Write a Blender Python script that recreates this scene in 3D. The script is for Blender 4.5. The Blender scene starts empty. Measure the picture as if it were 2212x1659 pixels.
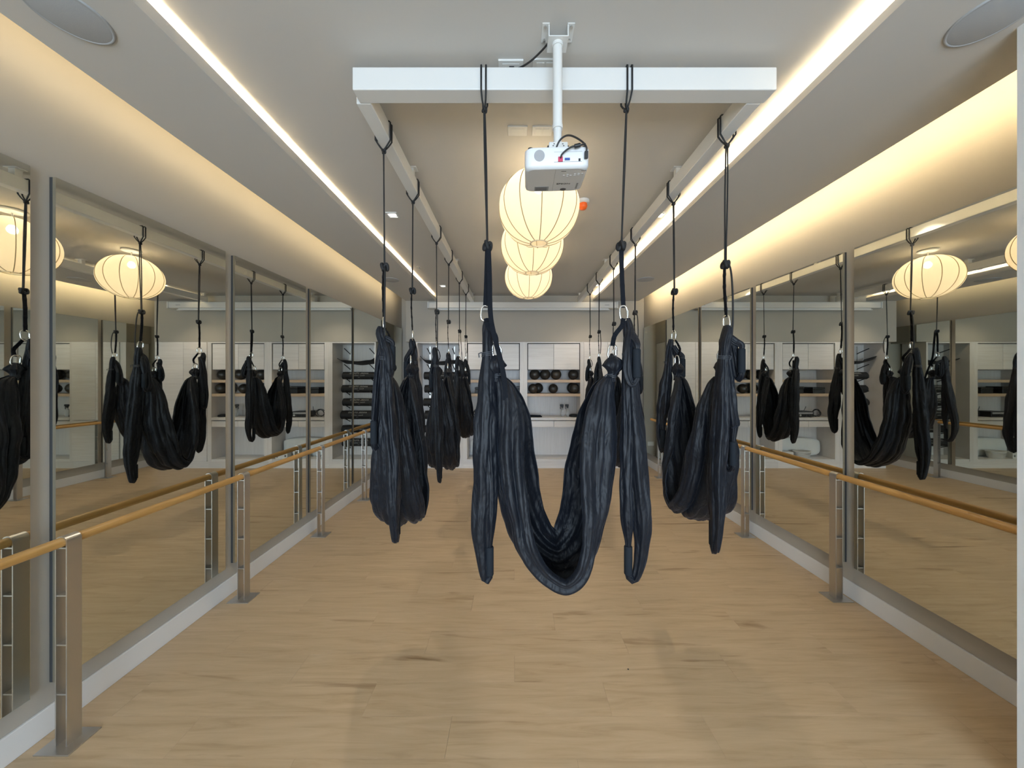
import bpy, bmesh, math, random
from mathutils import Vector, Matrix, noise

# ------------------------------------------------------------------ camera, light, exposure
SC = bpy.context.scene
COL = SC.collection
PI = math.pi
CAM_H = 1.65
cam_data = bpy.data.cameras.new('camera')
cam = bpy.data.objects.new('camera', cam_data)
COL.objects.link(cam)
cam.location = (0, 0, CAM_H)
cam.rotation_euler = (PI / 2, 0, 0)
cam_data.sensor_fit = 'HORIZONTAL'
cam_data.sensor_width = 36.0
cam_data.lens = 720.0 / 2212.0 * 36.0
cam_data.shift_x = -(1109.0 - 1106.0) / 2212.0
cam_data.shift_y = -(829.5 - 815.5) / 2212.0
cam_data.clip_start = 0.02
SC.camera = cam

SC.view_settings.view_transform = 'Standard'
SC.view_settings.look = 'None'
SC.view_settings.gamma = 1.0
SC.view_settings.use_curve_mapping = False
SC.view_settings.exposure = 0.82

WORLD = bpy.data.worlds.new('world')
SC.world = WORLD
WORLD.use_nodes = True
WORLD.node_tree.nodes['Background'].inputs[0].default_value = (0.62, 0.78, 1.0, 1)
WORLD.node_tree.nodes['Background'].inputs[1].default_value = 0.6

P_WINDOW = 190.0          # daylight through the glazed front behind the camera
P_SPOT = 20.0            # each of the four ceiling spotlights
E_COVE_LEFT = 19.0
E_COVE_RIGHT = 60.0
E_SLOT = 40.0
E_BULB = 80.0
LED_COL = (1.0, 0.80, 0.48)
SLOT_COL = (1.0, 0.82, 0.54)

la = bpy.data.lights.new('daylight', 'AREA')
la.shape = 'RECTANGLE'
la.size, la.size_y = 3.9, 2.55
la.energy = P_WINDOW
la.color = (0.66, 0.83, 1.0)
lo = bpy.data.objects.new('daylight', la)
COL.objects.link(lo)
lo.location = (-0.05, -4.15, 1.33)
lo.rotation_euler = (PI / 2, 0, 0)       # faces +Y

# ------------------------------------------------------------------ room constants
FX, CXP, CYP = 720.0, 1109.0, 815.5


def wx(px, y):
    return (px - CXP) * y / FX


def wz(py, y):
    return CAM_H + (CYP - py) * y / FX


WL, WR = -2.165, 2.53            # wall planes
ML, MR = -2.135, 2.50            # mirror faces
YB = 6.46                        # deep back wall
YF = -4.2                        # front wall behind the camera
YC = 6.05                        # cabinet fronts
Z_SOF, Z_TRAY, Z_CAP = 3.04, 3.135, 3.30
TL, TR = -1.405, 1.445           # tray edges
SL, SR = -1.955, 2.275           # soffit outer edges

# ------------------------------------------------------------------ materials


def new_mat(name, col, rough=0.5, metal=0.0, **kw):
    m = bpy.data.materials.new(name)
    m.use_nodes = True
    b = m.node_tree.nodes['Principled BSDF']
    b.inputs['Base Color'].default_value = (*col, 1)
    b.inputs['Roughness'].default_value = rough
    b.inputs['Metallic'].default_value = metal
    for k, v in kw.items():
        b.inputs[k.replace('_', ' ')].default_value = v
    return m


def nodes_of(m):
    t = m.node_tree
    return t, t.nodes, t.links, t.nodes['Principled BSDF']


def add_bump(m, scale=(1, 1, 1), nscale=40, strength=0.1, dist=0.01, detail=3):
    t, N, L, b = nodes_of(m)
    tc = N.new('ShaderNodeTexCoord')
    mp = N.new('ShaderNodeMapping')
    mp.inputs['Scale'].default_value = scale
    nz = N.new('ShaderNodeTexNoise')
    nz.inputs['Scale'].default_value = nscale
    nz.inputs['Detail'].default_value = detail
    bp = N.new('ShaderNodeBump')
    bp.inputs['Strength'].default_value = strength
    bp.inputs['Distance'].default_value = dist
    L.new(tc.outputs['Object'], mp.inputs[0])
    L.new(mp.outputs[0], nz.inputs['Vector'])
    L.new(nz.outputs['Fac'], bp.inputs['Height'])
    L.new(bp.outputs[0], b.inputs['Normal'])
    return m


def wood_mat(name, stops, scale, rough=0.45, nscale=3.0, dist=1.5, spots=None, bump=0.03, rand=1.0, tone=0.12):
    """Grain: noise stretched by the mapping scale, shifted for each object."""
    m = new_mat(name, (0.5, 0.4, 0.3), rough)
    t, N, L, b = nodes_of(m)
    tc = N.new('ShaderNodeTexCoord')
    oi = N.new('ShaderNodeObjectInfo')
    mul = N.new('ShaderNodeVectorMath'); mul.operation = 'SCALE'
    cmb = N.new('ShaderNodeCombineXYZ')
    cmb.inputs[0].default_value, cmb.inputs[1].default_value, cmb.inputs[2].default_value = 37.0, 61.0, 23.0
    L.new(cmb.outputs[0], mul.inputs[0])
    L.new(oi.outputs['Random'], mul.inputs['Scale'])
    add = N.new('ShaderNodeVectorMath'); add.operation = 'ADD'
    L.new(tc.outputs['Object'], add.inputs[0])
    L.new(mul.outputs[0], add.inputs[1])
    mp = N.new('ShaderNodeMapping')
    mp.inputs['Scale'].default_value = scale
    L.new(add.outputs[0], mp.inputs[0])
    nz = N.new('ShaderNodeTexNoise')
    nz.inputs['Scale'].default_value = nscale
    nz.inputs['Detail'].default_value = 7
    nz.inputs['Roughness'].default_value = 0.62
    nz.inputs['Distortion'].default_value = dist
    L.new(mp.outputs[0], nz.inputs['Vector'])
    cr = N.new('ShaderNodeValToRGB')
    e = cr.color_ramp.elements
    e[0].position, e[0].color = stops[0][0], (*stops[0][1], 1)
    e[1].position, e[1].color = stops[-1][0], (*stops[-1][1], 1)
    for p, c in stops[1:-1]:
        q = e.new(p); q.color = (*c, 1)
    L.new(nz.outputs['Fac'], cr.inputs[0])
    last = cr.outputs[0]
    if spots:
        mp2 = N.new('ShaderNodeMapping')
        mp2.inputs['Scale'].default_value = spots[0]
        L.new(add.outputs[0], mp2.inputs[0])
        n2 = N.new('ShaderNodeTexNoise')
        n2.inputs['Scale'].default_value = 1.0
        n2.inputs['Detail'].default_value = 4
        n2.inputs['Distortion'].default_value = 0.8
        L.new(mp2.outputs[0], n2.inputs['Vector'])
        c2 = N.new('ShaderNodeValToRGB')
        c2.color_ramp.elements[0].position = spots[1]
        c2.color_ramp.elements[0].color = (0, 0, 0, 1)
        c2.color_ramp.elements[1].position = spots[2]
        c2.color_ramp.elements[1].color = (1, 1, 1, 1)
        L.new(n2.outputs['Fac'], c2.inputs[0])
        mx = N.new('ShaderNodeMix'); mx.data_type = 'RGBA'; mx.blend_type = 'MULTIPLY'
        mx.inputs['B'].default_value = (*spots[3], 1)
        L.new(c2.outputs[0], mx.inputs['Factor'])
        L.new(last, mx.inputs['A'])
        last = mx.outputs['Result']
    hs = N.new('ShaderNodeHueSaturation')
    mr = N.new('ShaderNodeMapRange')
    mr.inputs['To Min'].default_value = 1.0 - tone * 0.5
    mr.inputs['To Max'].default_value = 1.0 + tone * 0.5
    L.new(oi.outputs['Random'], mr.inputs[0])
    L.new(mr.outputs[0], hs.inputs['Value'])
    L.new(last, hs.inputs['Color'])
    L.new(hs.outputs[0], b.inputs['Base Color'])
    bp = N.new('ShaderNodeBump')
    bp.inputs['Strength'].default_value = bump
    bp.inputs['Distance'].default_value = 0.004
    L.new(nz.outputs['Fac'], bp.inputs['Height'])
    L.new(bp.outputs[0], b.inputs['Normal'])
    return m


def cloth_mat(name, col, sheen=0.35, rough=0.62):
    m = new_mat(name, col, rough)
    t, N, L, b = nodes_of(m)
    b.inputs['Sheen Weight'].default_value = sheen
    b.inputs['Sheen Roughness'].default_value = 0.45
    b.inputs['Sheen Tint'].default_value = (0.6, 0.72, 1.0, 1)
    b.inputs['Specular IOR Level'].default_value = 0.3
    tc = N.new('ShaderNodeTexCoord')
    n1 = N.new('ShaderNodeTexNoise')
    n1.inputs['Scale'].default_value = 14
    n1.inputs['Detail'].default_value = 3
    n1.inputs['Roughness'].default_value = 0.6
    n1.inputs['Distortion'].default_value = 0.35
    mp = N.new('ShaderNodeMapping')
    mp.inputs['Scale'].default_value = (1, 1, 0.42)
    L.new(tc.outputs['Object'], mp.inputs[0])
    L.new(mp.outputs[0], n1.inputs['Vector'])
    n2 = N.new('ShaderNodeTexNoise')
    n2.inputs['Scale'].default_value = 55
    n2.inputs['Detail'].default_value = 3
    L.new(mp.outputs[0], n2.inputs['Vector'])
    b1 = N.new('ShaderNodeBump'); b1.inputs['Strength'].default_value = 0.55; b1.inputs['Distance'].default_value = 0.03
    b2 = N.new('ShaderNodeBump'); b2.inputs['Strength'].default_value = 0.07; b2.inputs['Distance'].default_value = 0.004
    L.new(n1.outputs['Fac'], b1.inputs['Height'])
    L.new(n2.outputs['Fac'], b2.inputs['Height'])
    L.new(b1.outputs[0], b2.inputs['Normal'])
    L.new(b2.outputs[0], b.inputs['Normal'])
    return m


def emit_mat(name, col, strength):
    m = bpy.data.materials.new(name)
    m.use_nodes = True
    t, N, L, b = nodes_of(m)
    b.inputs['Base Color'].default_value = (0.8, 0.8, 0.8, 1)
    b.inputs['Emission Color'].default_value = (*col, 1)
    b.inputs['Emission Strength'].default_value = strength
    return m


def shade_mat():
    m = bpy.data.materials.new('lantern_fabric')
    m.use_nodes = True
    t = m.node_tree; N, L = t.nodes, t.links
    N.remove(N['Principled BSDF'])
    out = N['Material Output']
    tr = N.new('ShaderNodeBsdfTranslucent'); tr.inputs[0].default_value = (0.88, 0.81, 0.68, 1)
    df = N.new('ShaderNodeBsdfDiffuse'); df.inputs[0].default_value = (0.82, 0.74, 0.58, 1)
    tc = N.new('ShaderNodeTexCoord')
    nz = N.new('ShaderNodeTexNoise'); nz.inputs['Scale'].default_value = 60; nz.inputs['Detail'].default_value = 4
    L.new(tc.outputs['Object'], nz.inputs['Vector'])
    bp = N.new('ShaderNodeBump'); bp.inputs['Strength'].default_value = 0.12; bp.inputs['Distance'].default_value = 0.004
    L.new(nz.outputs['Fac'], bp.inputs['Height'])
    L.new(bp.outputs[0], tr.inputs['Normal']); L.new(bp.outputs[0], df.inputs['Normal'])
    mx = N.new('ShaderNodeMixShader'); mx.inputs[0].default_value = 0.62
    L.new(df.outputs[0], mx.inputs[1]); L.new(tr.outputs[0], mx.inputs[2])
    tp = N.new('ShaderNodeBsdfTransparent')
    m2 = N.new('ShaderNodeMixShader'); m2.inputs[0].default_value = 0.035
    L.new(mx.outputs[0], m2.inputs[1]); L.new(tp.outputs[0], m2.inputs[2])
    L.new(m2.outputs[0], out.inputs['Surface'])
    return m


M = {}
M['wall'] = add_bump(new_mat('wall_paint', (0.42, 0.39, 0.34), 0.75), nscale=90, strength=0.04, dist=0.003)
M['ceiling'] = add_bump(new_mat('ceiling_paint', (0.55, 0.532, 0.50), 0.8), nscale=90, strength=0.03, dist=0.003)
M['white'] = new_mat('white_enamel', (0.68, 0.68, 0.66), 0.32)
M['skirt'] = new_mat('white_skirting', (0.74, 0.74, 0.74), 0.4)
M['plaster'] = add_bump(new_mat('white_plaster', (0.78, 0.78, 0.78), 0.8), nscale=14, strength=0.25, dist=0.01, detail=6)
M['mirror'] = new_mat('mirror_silver', (0.74, 0.75, 0.69), 0.012, 1.0)
M['mirror_edge'] = new_mat('mirror_backing', (0.055, 0.06, 0.065), 0.5)
M['steel'] = new_mat('brushed_steel', (0.60, 0.585, 0.56), 0.36, 1.0)
add_bump(M['steel'], (1, 1, 0.03), 260, 0.12, 0.001)
M['chrome'] = new_mat('polished_steel', (0.85, 0.86, 0.87), 0.12, 1.0)
M['floor'] = wood_mat('oak_plank', [(0.25, (0.40, 0.288, 0.170)), (0.46, (0.50, 0.37, 0.229)), (0.58, (0.535, 0.40, 0.254)), (0.78, (0.59, 0.45, 0.298))],
                      (0.55, 6.5, 1), 0.42, 4.0, 0.7, spots=((1.1, 11.0, 1), 0.63, 0.76, (0.50, 0.42, 0.34)), bump=0.04, tone=0.025)
M['barre'] = wood_mat('barre_oak', [(0.3, (0.40, 0.215, 0.06)), (0.55, (0.54, 0.31, 0.10)), (0.8, (0.60, 0.37, 0.14))], (14, 0.8, 14), 0.38, 3.0, 0.4)
WASH = [(0.25, (0.62, 0.59, 0.57)), (0.5, (0.70, 0.675, 0.66)), (0.78, (0.76, 0.74, 0.73))]
M['wash_h'] = wood_mat('whitewashed_wood', WASH, (0.6, 1, 16), 0.30, 3.0, 0.5)
M['wash_v'] = wood_mat('whitewashed_wood_upright', WASH, (16, 1, 0.6), 0.34, 3.0, 0.5)
M['shelf'] = wood_mat('pale_oak_shelf', [(0.3, (0.50, 0.37, 0.255)), (0.6, (0.60, 0.46, 0.33)), (0.8, (0.65, 0.52, 0.39))], (0.6, 1, 22), 0.4, 3.0, 0.5)
M['cloth'] = cloth_mat('black_nylon', (0.0064, 0.0080, 0.0125), 0.06, 0.5)
M['webbing'] = add_bump(new_mat('black_webbing', (0.0055, 0.007, 0.011), 0.75, Specular_IOR_Level=0.15), (1, 1, 1), 300, 0.3, 0.002)
M['cord'] = add_bump(new_mat('black_cord', (0.010, 0.010, 0.011), 0.7), nscale=350, strength=0.3, dist=0.001)
M['foam'] = add_bump(new_mat('grip_foam', (0.014, 0.018, 0.024), 0.8, Specular_IOR_Level=0.2), nscale=240, strength=0.2, dist=0.001)
M['band'] = new_mat('elastic_band', (0.045, 0.05, 0.06), 0.6)
M['black'] = new_mat('black_plastic', (0.012, 0.012, 0.013), 0.4)
M['dark'] = new_mat('dark_gap', (0.03, 0.028, 0.026), 0.8)
M['ball'] = new_mat('dark_vinyl', (0.028, 0.026, 0.024), 0.34)
M['mat'] = add_bump(new_mat('black_mat_rubber', (0.012, 0.012, 0.013), 0.65), nscale=200, strength=0.2, dist=0.001)
M['print'] = new_mat('white_print', (0.42, 0.42, 0.42), 0.6)
M['proj'] = new_mat('projector_white', (0.74, 0.76, 0.78), 0.38)
M['proj_dark'] = new_mat('projector_vent', (0.34, 0.34, 0.35), 0.6)
M['print_grey'] = new_mat('grey_print', (0.12, 0.12, 0.12), 0.6)
M['pink'] = new_mat('pink_plug', (0.55, 0.04, 0.10), 0.4)
M['blue'] = new_mat('blue_plug', (0.03, 0.08, 0.30), 0.4)
M['orange'] = new_mat('orange_plastic', (0.85, 0.13, 0.015), 0.35)
M['grille'] = add_bump(new_mat('speaker_grille', (0.40, 0.41, 0.42), 0.6), nscale=400, strength=0.3, dist=0.001)
M['shade'] = shade_mat()
M['rib'] = new_mat('lantern_rib', (0.36, 0.27, 0.14), 0.6)
M['ring'] = new_mat('lantern_ring', (0.75, 0.66, 0.46), 0.5)
M['bulb'] = emit_mat('bulb_glow', (1.0, 0.86, 0.64), E_BULB)
M['led_left'] = emit_mat('led_cove_left', LED_COL, E_COVE_LEFT)
M['led_right'] = emit_mat('led_cove_right', LED_COL, E_COVE_RIGHT)
M['led_slot'] = emit_mat('led_slot', SLOT_COL, E_SLOT)
M['spot'] = emit_mat('spot_glow', (1.0, 0.93, 0.82), 5.0)
M['glass'] = new_mat('clear_plastic', (0.9, 0.93, 0.95), 0.08, 0.0, Transmission_Weight=0.85, IOR=1.4)
M['fabric_white'] = add_bump(new_mat('white_cover', (0.74, 0.75, 0.73), 0.8), nscale=20, strength=0.3, dist=0.01)
M['screen'] = new_mat('screen_case_white', (0.72, 0.70, 0.66), 0.30)

# ------------------------------------------------------------------ mesh builder


class MB:
    def __init__(self):
        self.v, self.f = [], []

    def box(self, x0, x1, y0, y1, z0, z1):
        n = len(self.v)
        for z in (z0, z1):
            self.v += [(x0, y0, z), (x1, y0, z), (x1, y1, z), (x0, y1, z)]
        for q in ((3, 2, 1, 0), (4, 5, 6, 7), (0, 1, 5, 4), (1, 2, 6, 5), (2, 3, 7, 6), (3, 0, 4, 7)):
            self.f.append(tuple(n + i for i in q))
        return self

    def grid(self, rows, close_u=False, close_v=False):
        """rows: list of rings of points"""
        n = len(self.v)
        R, K = len(rows), len(rows[0])
        for r in rows:
            self.v += [tuple(p) for p in r]
        for i in range(R if close_v else R - 1):
            for j in range(K if close_u else K - 1):
                a = n + i * K + j
                b_ = n + i * K + (j + 1) % K
                c = n + ((i + 1) % R) * K + (j + 1) % K
                d = n + ((i + 1) % R) * K + j
                self.f.append((a, b_, c, d))
        return self

    def cap(self, ring, flip=False):
        n = len(self.v)
        self.v += [tuple(p) for p in ring]
        ids = list(range(n, n + len(ring)))
        self.f.append(tuple(reversed(ids)) if flip else tuple(ids))
        return self

    def tube(self, pts, r, sides=8, caps=True, closed=False):
        pts = [Vector(p) for p in pts]
        K = len(pts)
        rr = r if isinstance(r, (list, tuple)) else [r] * K
        rows = []
        T0 = None
        nrm = None
        for i, p in enumerate(pts):
            if closed:
                T = pts[(i + 1) % K] - pts[i - 1]
            else:
                T = pts[min(i + 1, K - 1)] - pts[max(i - 1, 0)]
            T.normalize()
            if nrm is None:
                h = Vector((0, 0, 1)) if abs(T.z) < 0.9 else Vector((1, 0, 0))
                nrm = (h - T * h.dot(T)).normalized()
            else:
                nrm = (nrm - T * nrm.dot(T)).normalized()
            bn = T.cross(nrm)
            rows.append([p + (nrm * math.cos(2 * PI * j / sides) + bn * math.sin(2 * PI * j / sides)) * rr[i] for j in range(sides)])
        self.grid(rows, close_u=True, close_v=closed)
        if caps and not closed:
            self.cap(rows[0], True)
            self.cap(rows[-1])
        return self

    def cyl(self, p0, p1, r, sides=16, r1=None):
        return self.tube([p0, p1], [r, r if r1 is None else r1], sides)

    def lathe(self, prof, center=(0, 0, 0), sides=24):
        rows = []
        for r, z in prof:
            rows.append([(center[0] + r * math.cos(2 * PI * j / sides), center[1] + r * math.sin(2 * PI * j / sides), center[2] + z) for j in range(sides)])
        self.grid(rows, close_u=True)
        return self

    def build(self, name, mat, parent=None, smooth=False, bevel=0.0, solid=0.0, loc=None):
        me = bpy.data.meshes.new(name)
        me.from_pydata(self.v, [], self.f)
        me.update()
        if smooth:
            me.polygons.foreach_set('use_smooth', [True] * len(me.polygons))
        o = bpy.data.objects.new(name, me)
        me.materials.append(mat)
        COL.objects.link(o)
        if parent:
            o.parent = parent
        if loc:
            o.location = loc
        if bevel:
            b = o.modifiers.new('bevel', 'BEVEL')
            b.width = bevel
            b.segments = 2
            b.limit_method = 'ANGLE'
        if solid:
            s = o.modifiers.new('solidify', 'SOLIDIFY')
            s.thickness = solid
            s.offset = 0
        return o


def thing(name, label, cat, loc=(0, 0, 0), rz=0.0, group=None):
    o = bpy.data.objects.new(name, None)
    o.empty_display_size = 0.1
    COL.objects.link(o)
    o.location = loc
    o.rotation_euler = (0, 0, rz)
    o['label'] = label
    o['category'] = cat
    if group:
        o['group'] = group
    return o


def tag(o, label, cat, group=None):
    o['label'] = label
    o['category'] = cat
    if group:
        o['group'] = group
    return o


def struct(o, label=None):
    o['kind'] = 'structure'
    if label:
        o['label'] = label
        o['category'] = o.name.split('_')[0].split('.')[0]
    return o


def sempty(name, label, cat):
    o = bpy.data.objects.new(name, None)
    COL.objects.link(o)
    o['kind'] = 'structure'
    o['label'] = label
    o['category'] = cat
    return o


def box(name, mat, x0, x1, y0, y1, z0, z1, parent=None, bevel=0.0):
    """a box with its own origin at its centre"""
    cx, cy, cz = (x0 + x1) / 2, (y0 + y1) / 2, (z0 + z1) / 2
    o = MB().box(x0 - cx, x1 - cx, y0 - cy, y1 - cy, z0 - cz, z1 - cz).build(name, mat, parent, bevel=bevel)
    p = parent.location if parent else Vector((0, 0, 0))
    o.location = (cx - p[0], cy - p[1], cz - p[2])
    return o


def smooth_path(pts, n):
    """Catmull-Rom through tuples of any length, n samples by chord length"""
    P = [list(map(float, p)) for p in pts]
    D = [0.0]
    for a, b in zip(P, P[1:]):
        D.append(D[-1] + max(1e-5, math.sqrt(sum((x - y) ** 2 for x, y in zip(a[:3], b[:3])))))
    out = []
    for k in range(n):
        d = D[-1] * k / (n - 1)
        i = 0
        while i < len(D) - 2 and d > D[i + 1]:
            i += 1
        t = (d - D[i]) / (D[i + 1] - D[i])
        p0, p1, p2, p3 = P[max(i - 1, 0)], P[i], P[i + 1], P[min(i + 2, len(P) - 1)]
        h = D[i + 1] - D[i]
        m1 = [(b - a) / (D[i + 1] - D[max(i - 1, 0)]) * h for a, b in zip(p0, p2)]
        m2 = [(b - a) / (D[min(i + 2, len(P) - 1)] - D[i]) * h for a, b in zip(p1, p3)]
        t2, t3 = t * t, t * t * t
        out.append([(2 * t3 - 3 * t2 + 1) * a + (t3 - 2 * t2 + t) * u + (-2 * t3 + 3 * t2) * b + (t3 - t2) * v
                    for a, b, u, v in zip(p1, p2, m1, m2)])
    return out


# ------------------------------------------------------------------ floor
floor = box('floor', M['dark'], WL, WR, YF, YB, -0.06, -0.012)
struct(floor, 'pale oak plank floor running the length of the room')
PW, PLEN = 0.182, 1.22
rnd = random.Random(5)
mesh_cache = {}


def plank(x0, x1, y0, y1):
    w, d = round(x1 - x0, 3), round(y1 - y0, 3)
    key = (w, d)
    if key not in mesh_cache:
        mb = MB()
        g = 0.0003
        hx, hy = w / 2 - g, d / 2 - g
        c = 0.0006
        lo_ = [(-hx, -hy, -0.012), (hx, -hy, -0.012), (hx, hy, -0.012), (-hx, hy, -0.012)]
        mi = [(a, b, -c * 0.6) for a, b, _ in lo_]
        up = [(a - math.copysign(c, a), b - math.copysign(c, b), 0.0) for a, b, _ in lo_]
        mb.grid([lo_, mi, up], close_u=True)
        mb.cap(up)
        me = bpy.data.meshes.new('plank')
        me.from_pydata(mb.v, [], mb.f)
        me.materials.append(M['floor'])
        mesh_cache[key] = me
    o = bpy.data.objects.new('plank', mesh_cache[key])
    COL.objects.link(o)
    o.parent = floor
    o.location = Vector(((x0 + x1) / 2, (y0 + y1) / 2, 0)) - floor.location
    return o


y = YF
row = 0
while y < YB - 0.01:
    y1 = min(y + PW, YB)
    x = WL - [0.0, 0.47, 0.83, 0.22, 0.66][row % 5] * PLEN
    while x < WR - 0.01:
        a, b_ = max(x, WL), min(x + PLEN, WR)
        if b_ - a > 0.03:
            plank(a, b_, y, y1)
        x += PLEN
    y = y1
    row += 1

# ------------------------------------------------------------------ walls
struct(box('wall_left', M['wall'], WL - 0.12, WL, YF, YB, -0.06, Z_CAP), 'taupe painted wall behind the mirrors on the left')
struct(box('wall_right', M['wall'], WR, WR + 0.12, YF, YB, -0.06, Z_CAP), 'taupe painted wall behind the mirrors on the right')
struct(box('wall_back', M['wall'], WL - 0.12, WR + 0.12, YB, YB + 0.12, -0.06, Z_CAP), 'painted end wall behind the cabinets')
wf = sempty('wall_front', 'glazed front wall behind the camera letting daylight in', 'wall')
for nm, a in (('wall_panel', (WL - 0.12, -2.0, YF - 0.12, YF, -0.06, Z_CAP)), ('wall_panel', (1.9, WR + 0.12, YF - 0.12, YF, -0.06, Z_CAP)),
              ('wall_panel', (-2.0, 1.9, YF - 0.12, YF, 2.62, Z_CAP)), ('sill', (-2.0, 1.9, YF - 0.12, YF, -0.06, 0.04))):
    box(nm, M['wall'], *a, parent=wf)
wb = box('wall_end_right', M['plaster'], 2.002, WR, -1.6, 1.325, 0.0, Z_SOF)
struct(wb, 'white plastered wall end standing at the right edge of the photo')
# block of wall above the cabinets
struct(box('wall_bulkhead', M['wall'], SL + 0.002, SR - 0.03, YC, YB, 2.30, Z_TRAY + 0.02), 'plain taupe bulkhead wall above the cabinets')

# ------------------------------------------------------------------ baseboards
struct(box('baseboard_left', M['skirt'], WL, WL + 0.014, YF, YB, 0.0, 0.125, bevel=0.003), 'white baseboard below the mirrors on the left wall')
struct(box('baseboard_right', M['skirt'], WR - 0.014, WR, 1.325, YB, 0.0, 0.125, bevel=0.003), 'white baseboard below the mirrors on the right wall')
struct(box('baseboard_back', M['skirt'], 2.245, WR - 0.014, YB - 0.014, YB, 0.0, 0.125, bevel=0.003), 'short white baseboard beside the tall cabinet')

# ------------------------------------------------------------------ ceiling
ceil = sempty('ceiling', 'pale ceiling with a raised middle tray and light coves along both sides', 'ceiling')


def cbox(nm, *a, bevel=0.0, mat='ceiling'):
    return box(nm, M[mat], *a, parent=ceil, bevel=bevel)


cbox('ceiling_tray', TL - 0.17, TR + 0.17, YF, YC + 0.01, Z_TRAY, Z_TRAY + 0.03)
for side, e_in, e_out, wall in ((-1, TL, SL, WL), (1, TR, SR, WR)):
    lo_, hi_ = sorted((e_in, e_out))
    cbox('soffit_panel', lo_, hi_, YF, YC + 0.001, Z_SOF, Z_SOF + 0.018)
    a, b_ = sorted((e_in, e_in + side * 0.012))
    cbox('cove_lip', a, b_, YF, YC, Z_SOF + 0.018, Z_SOF + (0.056 if side < 0 else 0.04))
    a, b_ = sorted((e_in + side * 0.15, e_in + side * 0.17))
    cbox('cove_back', a, b_, YF, YC, Z_SOF + 0.018, Z_TRAY)
    a, b_ = sorted((e_out - side * 0.20, e_out - side * 0.22))
    cbox('cove_back', a, b_, YF, YB, Z_SOF + 0.018, Z_CAP)
    a, b_ = sorted((e_out - side * 0.22, wall + side * 0.1))
    cbox('cove_top', a, b_, YF, YB, Z_CAP, Z_CAP + 0.03)

# LED strips in the coves
tag(box('led_strip', M['led_left'], SL + 0.004, SL + 0.014, YF + 0.05, YC - 0.005, Z_SOF + 0.018, Z_SOF + 0.030), 'warm light strip hidden in the cove along the left mirror wall', 'light strip')
tag(box('led_strip', M['led_right'], SR - 0.014, SR - 0.004, YF + 0.05, YC - 0.005, Z_SOF + 0.018, Z_SOF + 0.030), 'bright warm light strip hidden in the cove along the right mirror wall', 'light strip')
tag(box('led_strip', M['led_slot'], TL - 0.040, TL - 0.022, YF + 0.05, YC - 0.12, Z_SOF + 0.018, Z_SOF + 0.030), 'light strip glowing along the left edge of the raised ceiling tray', 'light strip')
tag(box('led_strip', M['led_slot'], TR + 0.022, TR + 0.040, YF + 0.05, YC - 0.12, Z_SOF + 0.018, Z_SOF + 0.030), 'light strip glowing along the right edge of the raised ceiling tray', 'light strip')

# ------------------------------------------------------------------ mirrors
ORD = ['nearest to the camera', 'second from the camera', 'third from the camera', 'fourth from the camera', 'fifth from the camera', 'farthest from the camera']


def mirror(x, side, y0, y1, z0, z1, k):
    wname = 'left' if side < 0 else 'right'
    t = thing('wall_mirror', 'tall frameless mirror on the %s wall, %s' % (wname, ORD[k]), 'mirror', (x + side * 0.015, (y0 + y1) / 2, z0), 0, 'tall mirrors along the side walls')
    h = (y1 - y0) / 2
    MB().box(*sorted((side * 0.0, side * 0.0145)), -h, h, 0, z1 - z0).build('backing_board', M['mirror_edge'], t)
    MB().box(*sorted((-side * 0.015, -side * 0.0002)), -h, h, 0, z1 - z0).build('mirror_glass', M['mirror'], t)
    return t


for k, (a, b_) in enumerate(((0.58, 1.473), (1.555, 2.472), (2.555, 3.43), (3.51, 4.40), (4.46, 5.38), (5.45, 6.38))):
    mirror(ML, -1, a, b_, 0.228, 2.585, k)
for k, (a, b_) in enumerate(((1.52, 2.445), (2.53, 3.435), (3.52, 4.43), (4.51, 5.43), (5.50, 6.40))):
    mirror(MR, 1, a, b_, 0.25, 2.60, [0, 1, 2, 3, 5][k])

# ------------------------------------------------------------------ ballet barres
BZ = 0.915


def barre(x, side, posts, y0, y1, label):
    t = thing('ballet_barre', label, 'barre', (x, (y0 + y1) / 2, 0))
    yc = (y0 + y1) / 2
    pts = [(0, y0 - yc + (y1 - y0) * i / 40, BZ) for i in range(41)]
    MB().tube(pts, 0.0215, 18).build('rail', M['barre'], t, smooth=False)
    rail = t.children[0]
    rail.data.polygons.foreach_set('use_smooth', [len(p.vertices) == 4 for p in rail.data.polygons])
    for py in posts:
        yy = py - yc
        # inverted U strap
        r, th, hw = 0.027, 0.005, 0.026
        prof = [(-r, 0.006)] + [(-r * math.cos(a * PI / 14), BZ + r * math.sin(a * PI / 14)) for a in range(15)] + [(r, 0.006)]
        inner = [(-(r - th), 0.006)] + [(-(r - th) * math.cos(a * PI / 14), BZ + (r - th) * math.sin(a * PI / 14)) for a in range(15)] + [((r - th), 0.006)]
        mb = MB()
        rows = [[(o_[0], yy - hw, o_[1]), (o_[0], yy + hw, o_[1]), (i_[0], yy + hw, i_[1]), (i_[0], yy - hw, i_[1])] for o_, i_ in zip(prof, inner)]
        mb.grid(rows, close_u=True)
        post = mb.build('post', M['steel'], t)
        for rz in (0.235, 0.455, 0.675, BZ - 0.027):
            MB().box(-(r - th), r - th, yy - hw + 0.003, yy + hw - 0.003, rz - 0.003, rz + 0.003).build('rung', M['steel'], post)
        MB().box(-0.077, 0.077, yy - 0.06, yy + 0.06, 0.0, 0.006).build('base_plate', M['steel'], post, bevel=0.001)
    return t


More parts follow.
